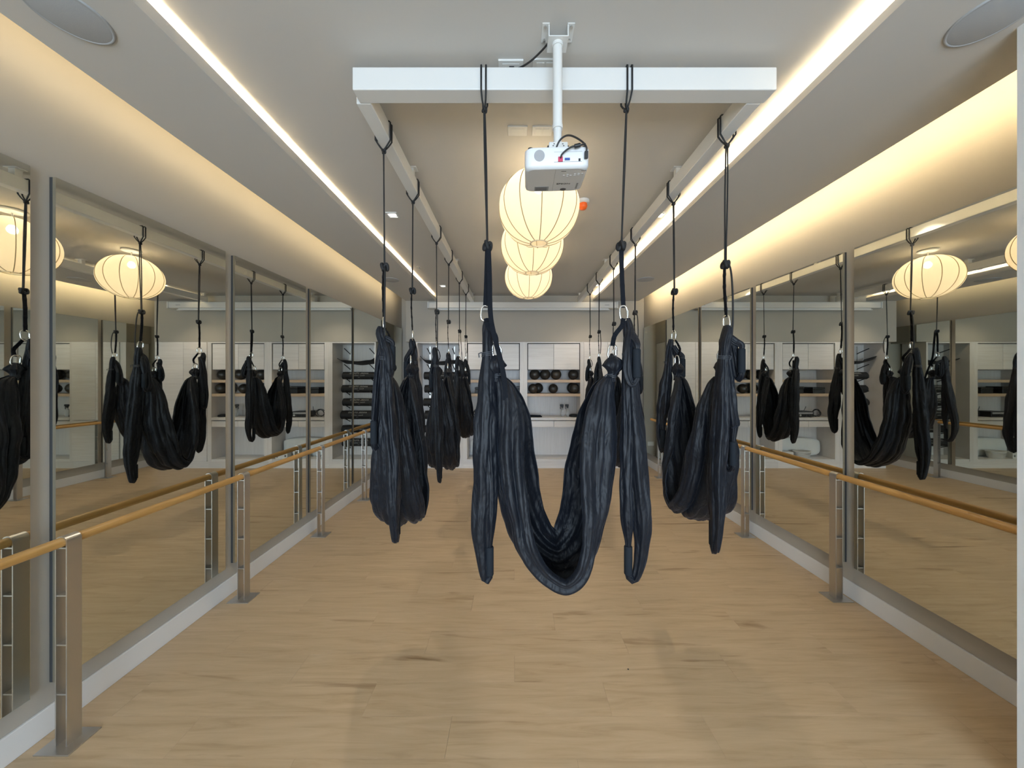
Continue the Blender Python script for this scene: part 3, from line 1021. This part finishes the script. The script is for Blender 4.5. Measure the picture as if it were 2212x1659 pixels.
# underside
MB().box(-0.085, -0.022, 0.05, 0.095, -HH - 0.0008, -HH).build('vent_panel', M['proj_dark'], body)
for i in range(5):
    MB().box(-0.080, -0.030, 0.056 + i * 0.008, 0.059 + i * 0.008, -HH - 0.0016, -HH).build('vent_slat', M['print_grey'], body)
MB().box(-0.004, -0.003, D0 + 0.012, D1 - 0.012, -HH - 0.0006, -HH + 0.001).build('seam', M['proj_dark'], body)
for (a, c) in ((0.02, -0.095), (0.10, -0.098)):
    MB().box(a, a + 0.02, c, c + 0.003, -HH - 0.0008, -HH).build('slot', M['print_grey'], body)
for (a, c) in ((0.03, -0.06), (0.045, -0.065), (0.045, -0.05), (0.058, -0.058), (0.075, -0.07), (0.075, -0.056), (0.09, -0.072), (0.104, -0.072), (0.09, -0.06)):
    MB().box(a, a + 0.008, c, c + 0.005, -HH - 0.0012, -HH).build('button', M['proj'], body)
MB().box(0.098, 0.106, 0.02, 0.08, -HH - 0.0008, -HH).build('sticker', M['proj_dark'], body)
MB().lathe([(0.0, -0.0012), (0.013, -0.0012), (0.014, 0.0)], (0.045, D1 - 0.030, -HH), 18).build('lens_dial', M['print_grey'], body)


def text(s, size, mat, parent, loc, rot, ext=0.0004, name='lettering', align='CENTER', shear=0.0, spacing=1.0):
    cu = bpy.data.curves.new(name, 'FONT')
    cu.body = s
    cu.size = size
    cu.align_x = align
    cu.align_y = 'CENTER'
    cu.extrude = ext
    cu.shear = shear
    cu.space_character = spacing
    cu.resolution_u = 3
    tmp = bpy.data.objects.new(name, cu)
    COL.objects.link(tmp)
    dg = bpy.context.evaluated_depsgraph_get()
    me = bpy.data.meshes.new_from_object(tmp.evaluated_get(dg))
    COL.objects.unlink(tmp)
    bpy.data.objects.remove(tmp)
    me.materials.clear()
    me.materials.append(mat)
    o = bpy.data.objects.new(name, me)
    COL.objects.link(o)
    o.parent = parent
    o.location = loc
    o.rotation_euler = rot
    return o


text('EPSON', 0.020, M['print_grey'], body, (0.040, 0.025, -HH - 0.0006), (PI, 0, 0), shear=0.0)
# cables of the projector
for pts, r in (([(0.013, D0 - 0.006, -0.046), (0.018, D0 - 0.012, -0.034), (0.05, D0 - 0.014, -0.012), (0.085, D0 - 0.012, -0.004), (0.108, D0 - 0.004, 0.004), (0.085, D0 + 0.03, 0.014), (0.055, D0 + 0.07, 0.016)], 0.0034),
               ([(0.113, D0 - 0.008, -0.028), (0.113, D0 - 0.010, -0.012), (0.098, D0 - 0.002, 0.012), (0.060, D0 + 0.02, 0.046), (0.035, D0 + 0.03, 0.052), (0.012, D0 + 0.04, 0.040), (-0.006, D0 + 0.05, 0.004)], 0.0036)):
    MB().tube([p[:3] for p in smooth_path(pts, 40)], r, 8).build('cable', M['black'], body, smooth=True)
MB().cyl((0.066, D0 - 0.014, -0.0085), (0.088, D0 - 0.0125, -0.0035), 0.0075, 12).build('ferrite_core', M['black'], body, smooth=False)

# ceiling cable from socket to bracket
mbc = MB().tube([p[:3] for p in smooth_path([(-0.005, 1.585, Z_TRAY - 0.012), (0.02, 1.57, Z_TRAY - 0.030), (0.075, 1.53, Z_TRAY - 0.036), (0.125, 1.49, Z_TRAY - 0.026), (0.155, 1.46, Z_TRAY - 0.018)], 24)], 0.0042, 8)
c_ = mbc.build('cable', M['black'], None, smooth=True)
tag(c_, 'black cable curving from the ceiling socket to the projector bracket', 'cable')

# ceiling plates
def plate(x, y, w, d, label, two=False, z=Z_TRAY):
    t = thing('socket_plate', label, 'socket', (x, y, z))
    MB().box(-w / 2, w / 2, -d / 2, d / 2, -0.009, 0).build('cover', M['white'], t, bevel=0.002)
    if two:
        MB().box(-w * 0.36, -0.004, -d * 0.32, d * 0.32, -0.0115, -0.009).build('rocker', M['white'], t, bevel=0.001)
        MB().box(0.004, w * 0.36, -d * 0.32, d * 0.32, -0.0115, -0.009).build('rocker', M['white'], t, bevel=0.001)
    else:
        MB().box(-w * 0.34, w * 0.34, -d * 0.3, d * 0.3, -0.0105, -0.009).build('insert', M['white'], t, bevel=0.001)
    return t


p_ = plate(-0.012, 1.59, 0.118, 0.075, 'white ceiling socket with a cable plug, beside the projector bracket')
MB().box(-0.008, 0.016, -0.012, 0.012, -0.030, -0.009).build('plug', M['black'], p_, bevel=0.002)
plate(0.150, 1.585, 0.118, 0.075, 'white ceiling socket directly behind the projector bracket', True)
plate(0.025, 2.00, 0.118, 0.075, 'blank white ceiling plate behind the front beam, farther from the pole')
plate(0.172, 2.00, 0.118, 0.075, 'white two-rocker ceiling plate behind the projector pole', True)

# ------------------------------------------------------------------ ceiling fittings
def speaker(x, y, label):
    t = thing('ceiling_speaker', label, 'speaker', (x, y, Z_SOF), 0, 'round grey ceiling speakers')
    MB().lathe([(0.0, -0.006), (0.10, -0.006), (0.108, -0.004)], sides=40).build('grille', M['grille'], t, smooth=True)
    MB().lathe([(0.106, -0.003), (0.110, -0.007), (0.116, -0.004), (0.117, 0.0)], sides=40).build('rim', M['grille'], t, smooth=True)


speaker(-1.70, 1.275, 'round grey speaker in the ceiling above the nearest left mirror')
speaker(1.845, 1.285, 'round grey speaker in the ceiling above the white wall end')
speaker(-1.745, 4.74, 'small-looking round speaker in the far left ceiling')
speaker(1.87, 4.72, 'small-looking round speaker in the far right ceiling')


def downlight(x, y, label):
    t = thing('ceiling_spotlight', label, 'spotlight', (x, y, Z_TRAY), 0, 'square recessed ceiling spotlights')
    mb = MB()
    for a in ((-0.05, 0.05, -0.05, -0.036), (-0.05, 0.05, 0.036, 0.05), (-0.05, -0.036, -0.036, 0.036), (0.036, 0.05, -0.036, 0.036)):
        mb.box(*a, -0.008, 0)
    mb.build('trim_ring', M['white'], t)
    MB().lathe([(0.001, -0.010), (0.02, -0.010), (0.030, -0.004), (0.033, 0.0)], sides=20).build('lamp', M['spot'], t, smooth=True)
    l = bpy.data.lights.new('spot_light', 'SPOT')
    l.energy = P_SPOT
    l.spot_size = math.radians(115)
    l.spot_blend = 0.6
    l.color = (1.0, 0.87, 0.70)
    l.shadow_soft_size = 0.03
    o = bpy.data.objects.new('spot_light', l)
    COL.objects.link(o)
    o.parent = t
    o.location = (0, 0, -0.02)


downlight(-1.10, 3.04, 'square ceiling spotlight above the left rail, nearer the camera')
downlight(1.33, 3.04, 'square ceiling spotlight beyond the right rail, nearer the camera')
downlight(-1.14, 5.40, 'square ceiling spotlight left of the rails, close to the cabinets')
downlight(1.33, 5.35, 'square ceiling spotlight right of the rails, close to the cabinets')

t = thing('fire_sprinkler', 'small steel sprinkler head on the ceiling left of the rail', 'sprinkler', (-1.26, 4.47, Z_TRAY))
MB().lathe([(0.0, -0.003), (0.03, -0.003), (0.032, 0.0)], sides=20).build('escutcheon', M['steel'], t)
MB().cyl((0, 0, 0), (0, 0, -0.035), 0.007, 10).build('stem', M['steel'], t)
MB().lathe([(0.0, -0.038), (0.022, -0.038), (0.022, -0.034), (0.0, -0.034)], sides=16).build('deflector', M['steel'], t)

t = thing('smoke_detector', 'white ceiling detector with an orange cap behind the projector', 'detector', (0.585, 2.80, Z_TRAY))
MB().lathe([(0.052, 0.0), (0.052, -0.014), (0.046, -0.024), (0.03, -0.028), (0.0, -0.028)], sides=28).build('base', M['white'], t, smooth=True)
MB().lathe([(0.034, -0.027), (0.036, -0.05), (0.026, -0.07), (0.0, -0.075)], sides=24).build('cap', M['orange'], t, smooth=True)

# ------------------------------------------------------------------ projection screen case
t = thing('projection_screen', 'long white rolled-up screen case mounted high on the bulkhead', 'screen', (0.165, 5.93, 2.88))
MB().box(-1.66, 1.66, -0.045, 0.055, 0.0, 0.105).build('case', M['screen'], t, bevel=0.008)
MB().box(-1.685, -1.66, -0.05, 0.06, -0.004, 0.109).build('end_cap', M['white'], t, bevel=0.004)
MB().box(1.66, 1.685, -0.05, 0.06, -0.004, 0.109).build('end_cap', M['white'], t, bevel=0.004)
MB().box(-1.55, 1.55, -0.012, 0.006, -0.035, -0.020).build('bottom_bar', M['white'], t, bevel=0.003)
MB().box(-1.53, 1.53, -0.002, 0.0, -0.022, 0.002).build('screen_cloth', M['fabric_white'], t)
MB().box(1.45, 1.53, -0.0462, -0.045, 0.045, 0.055).build('name_plate', M['proj_dark'], t)
for q in (-1.2, 1.2):
    MB().box(q - 0.02, q + 0.02, 0.05, 0.12, 0.05, 0.10).build('wall_bracket', M['white'], t)

# ------------------------------------------------------------------ cabinets
YK = YB - 0.03       # back of units
ZT = 2.297


def unit(name, label, x0, x1, stile_l, stile_r, cat='cabinet'):
    t = thing(name, label, cat, ((x0 + x1) / 2, YC, 0))
    cx = (x0 + x1) / 2

    def B(nm, mat, a, b_, y0, y1, z0, z1, bevel=0.0015, parent=t):
        return MB().box(a - cx, b_ - cx, y0 - YC, y1 - YC, z0, z1).build(nm, M[mat], parent, bevel=bevel)
    B('plinth', 'wash_h', x0, x1, YC + 0.012, YC + 0.03, 0.0, 0.125)
    B('side_panel', 'wash_v', x0, x0 + stile_l, YC, YK, 0.125, ZT)
    B('side_panel', 'wash_v', x1 - stile_r, x1, YC, YK, 0.125, ZT)
    B('top_panel', 'wash_h', x0 + stile_l, x1 - stile_r, YC, YK, ZT - 0.022, ZT)
    B('back_panel', 'wash_v', x0 + stile_l, x1 - stile_r, YK - 0.012, YK, 0.125, ZT - 0.022)
    B('bottom_shelf', 'wash_h', x0 + stile_l, x1 - stile_r, YC + 0.004, YK - 0.012, 0.125, 0.165)
    return t, B


def bay(label, x0, x1, sl, sr):
    t, B = unit('shelving_cabinet', label, x0, x1, sl, sr)
    a, b_ = x0 + sl, x1 - sr
    mid = (a + b_) / 2
    B('door', 'wash_h', a + 0.014, mid - 0.0025, YC + 0.012, YC + 0.030, 1.795, ZT - 0.036)
    B('door', 'wash_h', mid + 0.0025, b_ - 0.014, YC + 0.012, YC + 0.030, 1.795, ZT - 0.036)
    B('door_carcass', 'dark', a, b_, YC + 0.034, YC + 0.05, 1.79, ZT - 0.022)  # dark sheet: shade of the shadow gap round the doors, put in as colour
    B('carcass_floor', 'wash_h', a, b_, YC + 0.05, YK - 0.012, 1.79, 1.81)
    for z in (1.558, 1.306):
        B('shelf', 'shelf', a, b_, YC + 0.01, YK - 0.012, z, z + 0.05)
    B('worktop', 'wash_h', a, b_, YC - 0.004, YK - 0.012, 0.872, 0.922)
    B('drawer', 'wash_h', a + 0.003, mid - 0.0025, YC + 0.002, YC + 0.30, 0.752, 0.860)
    B('drawer', 'wash_h', mid + 0.0025, b_ - 0.003, YC + 0.002, YC + 0.30, 0.752, 0.860)
    return t, a, b_


X0 = -1.775
_, la_, lb_ = bay('open shelving cabinet with black boxes and a stereo, beside the mat niche', -0.915, 0.185, 0.075, 0.068)
_, ra_, rb_ = bay('shelving cabinet holding the dark exercise balls', 0.185, 1.275, 0.068, 0.062)

# tall cupboard
t, B = unit('tall_cabinet', 'tall closed whitewashed cabinet beside the ball shelves', 1.275, 2.238, 0.018, 0.108)
for a, b_ in ((1.281, 1.7035), (1.7075, 2.129)):
    B('door', 'wash_h', a, b_, YC - 0.018, YC, 0.878, ZT - 0.006)
    B('door', 'wash_h', a, b_, YC - 0.018, YC, 0.13, 0.872)

# mat rack niche
t, B = unit('mat_cabinet', 'open whitewashed niche with wall brackets for rolled mats', X0, -0.915, 0.028, 0.07)
ma, mb_ = X0 + 0.028, -0.985
MX = (ma + mb_) / 2
cx = (X0 - 0.915) / 2
ARMX = (MX - 0.235, MX + 0.235)
LEVELS = [2.20, 1.905, 1.665, 1.412, 1.158, 0.905, 0.655, 0.395]
for axx in ARMX:
    sr_ = B('bracket_rail', 'steel', axx - 0.013, axx + 0.013, YK - 0.024, YK - 0.012, 0.28, ZT - 0.05)
    for z in LEVELS:
        ar = MB().tube([(axx - cx, YK - 0.02 - YC, z - 0.10), (axx - cx, YK - 0.075 - YC, z - 0.075), (axx - cx, YK - 0.24 - YC, z - 0.012)], 0.0085, 10).build('bracket_arm', M['black'], sr_, smooth=True)

mnames = ['highest', 'second from top', 'third from top', 'fourth from top', 'fifth from top', 'lowest']
mat_r = [0.068, 0.070, 0.071, 0.080, 0.068, 0.072]
for k, z in enumerate(LEVELS[2:]):
    r = mat_r[k]
    yc = YK - 0.012 - 0.018 - r
    # arm height under the mat at its middle
    za = z - 0.10 + 0.088 * ((YK - 0.02 - yc) / 0.22)
    zc = za + r + 0.018
    o = thing('rolled_mat', 'black rolled exercise mat in the niche, %s of the six rolled ones' % mnames[k], 'mat', (MX + [0.0, 0.012, -0.008, 0.02, 0.01, 0.0][k], yc, zc), 0, 'rolled mats on the wall brackets')
    # spiral roll
    L2 = 0.325
    rows = []
    nn = 90
    for i in range(nn):
        a = 2 * PI * 3.2 * i / (nn - 1) + 0.6
        rr = r * (0.45 + 0.55 * i / (nn - 1))
        rows.append([(-L2, rr * math.cos(a), rr * math.sin(a)), (L2, rr * math.cos(a), rr * math.sin(a))])
    MB().grid(rows).build('roll', M['mat'], o, smooth=True, solid=0.010)
    MB().cyl((-L2 + 0.004, 0, 0), (L2 - 0.004, 0, 0), r * 0.97, 32).build('core', M['mat'], o, smooth=False)
    rt = r + 0.0065
    for s_, sz, el, shx in (('ANGEL STUDIO', 0.046, 38, 0.0), ('Fitness - wellness', 0.027, 4, 0.0), ('studio', 0.014, -22, 0.0)):
        if k == 4 and s_ != 'Fitness - wellness':
            continue
        e = math.radians(el)
        # readable from the front: face -Y, turned up by the elevation
        text(s_, sz, M['print'], o, (0.0, -rt * math.cos(e), rt * math.sin(e)), (PI / 2 - e, 0, 0), spacing=1.12)

# sagging flat mat on the top arms
o = thing('loose_mat', 'black mat lying unrolled and sagging across the brackets above the rolled mats', 'mat', (MX, YK - 0.15, 1.90))
rows = []
for i in range(30):
    u = -0.36 + 0.72 * i / 29
    row_ = []
    for j in range(10):
        v = -0.11 + 0.22 * j / 9
        zz = 0.03 - 0.25 * v - 0.012 * math.cos(u * 13) + (0.09 * ((-u - 0.24) / 0.12) ** 2 if u < -0.24 else 0) + (0.05 * ((u - 0.26) / 0.1) ** 2 if u > 0.26 else 0)
        row_.append((u, v, zz))
    rows.append(row_)
MB().grid(rows).build('sheet', M['mat'], o, smooth=True, solid=0.01)

# ------------------------------------------------------------------ exercise balls
def ball(x, y, z, r, label, parent=None):
    o = thing('exercise_ball', label, 'ball', (x, y, z), 0, 'small dark exercise balls on the shelves')
    prof = []
    n = 20
    for i in range(n + 1):
        a = -PI / 2 + PI * i / n
        prof.append((max(0.001, r * math.cos(a)) * (1 + 0.004 * math.cos(22 * a)), r + r * math.sin(a)))
    MB().lathe(prof, sides=32).build('skin', M['ball'], o, smooth=True)
    MB().cyl((0, -r * 0.9, r * 1.42), (0, -r * 0.915, r * 1.435), 0.008, 10).build('valve_plug', M['black'], o)


s1, s2 = 1.608, 1.356
ball(wx(1155, 6.2), 6.19, s1, 0.098, 'dark ball at the divider end of the upper ball shelf')
ball(wx(1177.5, 6.2), 6.20, s1, 0.098, 'dark ball second from the divider on the upper ball shelf')
ball(wx(1201, 6.2), 6.19, s1, 0.098, 'dark ball third from the divider on the upper ball shelf')
ball(wx(1238, 6.2), 6.19, s1, 0.095, 'dark ball alone at the tall-cabinet end of the upper ball shelf')
ball(wx(1151.5, 6.17), 6.165, s2, 0.089, 'dark ball in front at the divider end of the lower ball shelf')
ball(wx(1163, 6.3), 6.33, s2, 0.094, 'black ball tucked behind another on the lower ball shelf')
ball(wx(1195, 6.2), 6.20, s2, 0.088, 'matt black ball alone mid lower ball shelf')
ball(wx(1239.5, 6.2), 6.165, s2, 0.095, 'dark ball in front at the tall-cabinet end of the lower shelf')
ball(wx(1235.5, 6.32), 6.335, s2, 0.096, 'black ball hidden behind another at the tall-cabinet end of the lower shelf')

# ------------------------------------------------------------------ things on the worktops
WT = 0.922


def bottle(x, label):
    o = thing('spray_bottle', label, 'bottle', (x, 6.24, WT), 0, 'clear spray bottles on the worktop')
    MB().lathe([(0.0, 0.0), (0.026, 0.0), (0.028, 0.006), (0.028, 0.115), (0.020, 0.140), (0.012, 0.150), (0.012, 0.165)], sides=24).build('bottle_body', M['glass'], o, smooth=True)
    hd_ = MB().cyl((0, 0, 0.160), (0, 0, 0.190), 0.016, 16).build('collar', M['black'], o, smooth=False)
    MB().box(-0.045, 0.020, -0.014, 0.014, 0.188, 0.226).build('spray_head', M['black'], o, bevel=0.004)
    MB().tube([(-0.030, 0, 0.19), (-0.040, 0, 0.165), (-0.036, 0, 0.135)], 0.006, 8).build('trigger', M['black'], o, smooth=True)


bottle(wx(1215, 6.24), 'clear spray bottle with black trigger, closer to the divider')
bottle(wx(1226, 6.24), 'clear spray bottle with black trigger, closer to the tall cabinet')

# folded straps and pouch on the ball worktop
o = thing('folded_strap', 'flat pile of folded black straps at the divider end of the ball worktop', 'strap', (wx(1155, 6.15), 6.14, WT))
for i in range(3):
    rows = smooth_path([(-0.13 + 0.01 * i, 0.02 * i, 0.006 + 0.011 * i), (-0.03, 0.01 - 0.01 * i, 0.010 + 0.011 * i), (0.06, 0.0, 0.006 + 0.011 * i), (0.135 - 0.012 * i, 0.01, 0.007 + 0.010 * i)], 18)
    mbx = MB()
    mbx.grid([[(r[0], r[1] - 0.035, r[2] - 0.005), (r[0], r[1] + 0.035, r[2] - 0.005), (r[0], r[1] + 0.035, r[2] + 0.005), (r[0], r[1] - 0.035, r[2] + 0.005)] for r in rows], close_u=True)
    mbx.cap([(rows[0][0], rows[0][1] + q[0], rows[0][2] + q[1]) for q in ((-0.035, -0.005), (0.035, -0.005), (0.035, 0.005), (-0.035, 0.005))])
    mbx.cap([(rows[-1][0], rows[-1][1] + q[0], rows[-1][2] + q[1]) for q in ((-0.035, -0.005), (0.035, -0.005), (0.035, 0.005), (-0.035, 0.005))], True)
    mbx.build('strap_fold', M['webbing'], o)
o = MB().lathe([(0.0, 0.0), (0.085, 0.0), (0.095, 0.012), (0.088, 0.034), (0.05, 0.05), (0.0, 0.054)], sides=28).build('black_pouch', M['cloth'], None, smooth=True, loc=(wx(1240, 6.18), 6.2, WT))
o.scale = (1.0, 0.75, 1.0)
tag(o, 'rounded black pouch beside the spray bottles', 'pouch')

# left bay: foam block stack, device, cable coil, tray
def lbx(px, yy):
    return wx(px, yy)


o = thing('storage_box', 'long black box on the lower shelf left of the ball shelves', 'box', (lbx(1098, 6.2), 6.2, s2))
MB().box(-0.22, 0.22, -0.10, 0.12, 0.0, 0.085).build('box_body', M['black'], o, bevel=0.006)
MB().box(-0.224, 0.224, -0.104, 0.124, 0.087, 0.128).build('lid', M['black'], o, bevel=0.006)
o = thing('storage_box', 'small black box beside the long one, nearer the mat rack', 'box', (lbx(1040, 6.2), 6.2, s2))
MB().box(-0.11, 0.11, -0.10, 0.11, 0.0, 0.075).build('box_body', M['black'], o, bevel=0.006)
MB().box(-0.112, 0.112, -0.102, 0.112, 0.077, 0.115).build('lid', M['black'], o, bevel=0.006)

o = thing('stereo_unit', 'black stereo unit with buttons on the worktop beside the mat rack bay', 'stereo', (-0.36, 6.22, WT))
MB().box(-0.15, 0.15, -0.11, 0.11, 0.006, 0.105).build('housing', M['black'], o, bevel=0.005)
MB().box(-0.13, 0.13, -0.1125, -0.11, 0.06, 0.09).build('display', M['proj_dark'], o)
for q in (-0.1, -0.05, 0.0, 0.05):
    MB().cyl((q, -0.108, 0.035), (q, -0.118, 0.035), 0.010, 14).build('button', M['dark'], o)
MB().cyl((0.105, -0.108, 0.036), (0.105, -0.122, 0.036), 0.018, 18).build('knob', M['steel'], o)
for q in (-0.12, 0.12):
    MB().box(q - 0.012, q + 0.012, -0.09, 0.09, 0.0, 0.006).build('foot', M['black'], o)
MB().tube([(-0.13, 0.08, 0.105), (-0.138, 0.06, 0.15), (-0.142, 0.05, 0.185)], 0.004, 8).build('antenna', M['black'], o)

pts = []
for i in range(90):
    a = 2 * PI * 2.5 * i / 89
    rr = 0.075 + 0.012 * math.sin(a * 0.7)
    pts.append((rr * math.cos(a), 0.02 * math.sin(a * 0.4) + 0.02 * i / 89, rr * 0.8 * math.sin(a) + 0.072))
o = MB().tube(pts, 0.0055, 8).build('cable_coil', M['black'], None, smooth=True, loc=(-0.66, 6.22, WT - 0.003))
tag(o, 'loose black coil of cable next to the stereo unit', 'cable')

o = thing('mesh_tray', 'small dark round mesh tray with rolled bits on the stereo worktop', 'tray', (0.015, 6.2, WT))
MB().lathe([(0.0, 0.003), (0.06, 0.003), (0.075, 0.035), (0.078, 0.035), (0.063, 0.0), (0.0, 0.0)], sides=24).build('dish', M['dark'], o, smooth=True)
MB().tube([(-0.05, 0.0, 0.03), (0.02, 0.02, 0.044), (0.05, -0.01, 0.034)], 0.010, 8).build('roll', M['black'], o, smooth=True)
o = thing('clock_radio', 'small black cube clock on the stereo worktop', 'clock', (-0.13, 6.22, WT))
MB().box(-0.035, 0.035, -0.035, 0.035, 0, 0.085).build('case', M['black'], o, bevel=0.006)
MB().box(-0.026, 0.026, -0.037, -0.035, 0.045, 0.075).build('display', M['proj_dark'], o)

# white bags and bin in the lower part of the left bay
o = thing('white_cushion', 'large white cloth cushion leaning at the back under the stereo worktop', 'cushion', ((la_ + lb_) / 2, 6.33, 0.165))
rows = []
for i in range(25):
    u = -1 + 2 * i / 24
    ring = []
    for j in range(24):
        a = 2 * PI * j / 24
        tk = 0.045 * (1 - 0.8 * u ** 8) ** 0.5 + 0.004 * math.sin(u * 17 + 2 * math.sin(a))
        hz = 0.15 + 0.03 * math.cos(u * 1.6)
        ring.append((u * 0.44, tk * math.copysign(abs(math.cos(a)) ** 0.7, math.cos(a)), 0.172 + hz * math.copysign(abs(math.sin(a)) ** 0.7, math.sin(a)) * (1 - 0.25 * u ** 10)))
    rows.append(ring)
mbx = MB().grid(rows, close_u=True)
mbx.cap(rows[0]); mbx.cap(list(reversed(rows[-1])))
mbx.build('cover', M['fabric_white'], o, smooth=True)
o = thing('white_bin', 'low oval white tub under the stereo worktop', 'tub', (-0.34, 6.17, 0.165))
b_ = MB().lathe([(0.0, 0.0), (0.10, 0.0), (0.12, 0.12), (0.126, 0.122), (0.124, 0.130), (0.114, 0.128), (0.094, 0.008), (0.0, 0.008)], sides=32).build('tub', M['white'], o, smooth=True)
b_.scale = (1.3, 0.75, 1)
h_ = MB().tube([p[:3] for p in smooth_path([(-0.155, 0, 0.11), (-0.12, -0.05, 0.09), (0.0, -0.093, 0.08), (0.12, -0.05, 0.09), (0.155, 0, 0.11)], 24)], 0.004, 8).build('handle', M['steel'], o, smooth=True)
o = thing('white_box', 'white printed carton beside the oval tub under the stereo worktop', 'carton', (-0.02, 6.16, 0.165))
MB().box(-0.11, 0.11, -0.06, 0.06, 0, 0.115).build('carton', M['white'], o, bevel=0.002)
for (a, c) in ((-0.09, 0.03), (0.0, 0.06), (0.06, 0.02)):
    MB().box(a, a + 0.03, -0.0606, -0.06, c, c + 0.035).build('print', M['print_grey'], o)

# wall socket by the far right corner
o = thing('wall_socket', 'white wall socket low beside the tall cabinet', 'socket', (2.34, YB, 0.37))
MB().box(-0.06, 0.06, -0.009, 0, -0.04, 0.04).build('cover', M['white'], o, bevel=0.002)
MB().box(-0.035, 0.035, -0.0105, -0.009, -0.022, 0.022).build('insert', M['white'], o, bevel=0.001)

# speck on the floor
o = MB().lathe([(0.0, 0.0), (0.0045, 0.0), (0.0035, 0.002), (0.0, 0.003)], sides=8).build('speck', M['black'], None, loc=(wx(1357, 1.885), 1.885, 0.0))
tag(o, 'tiny black speck lying on the open floor', 'speck')
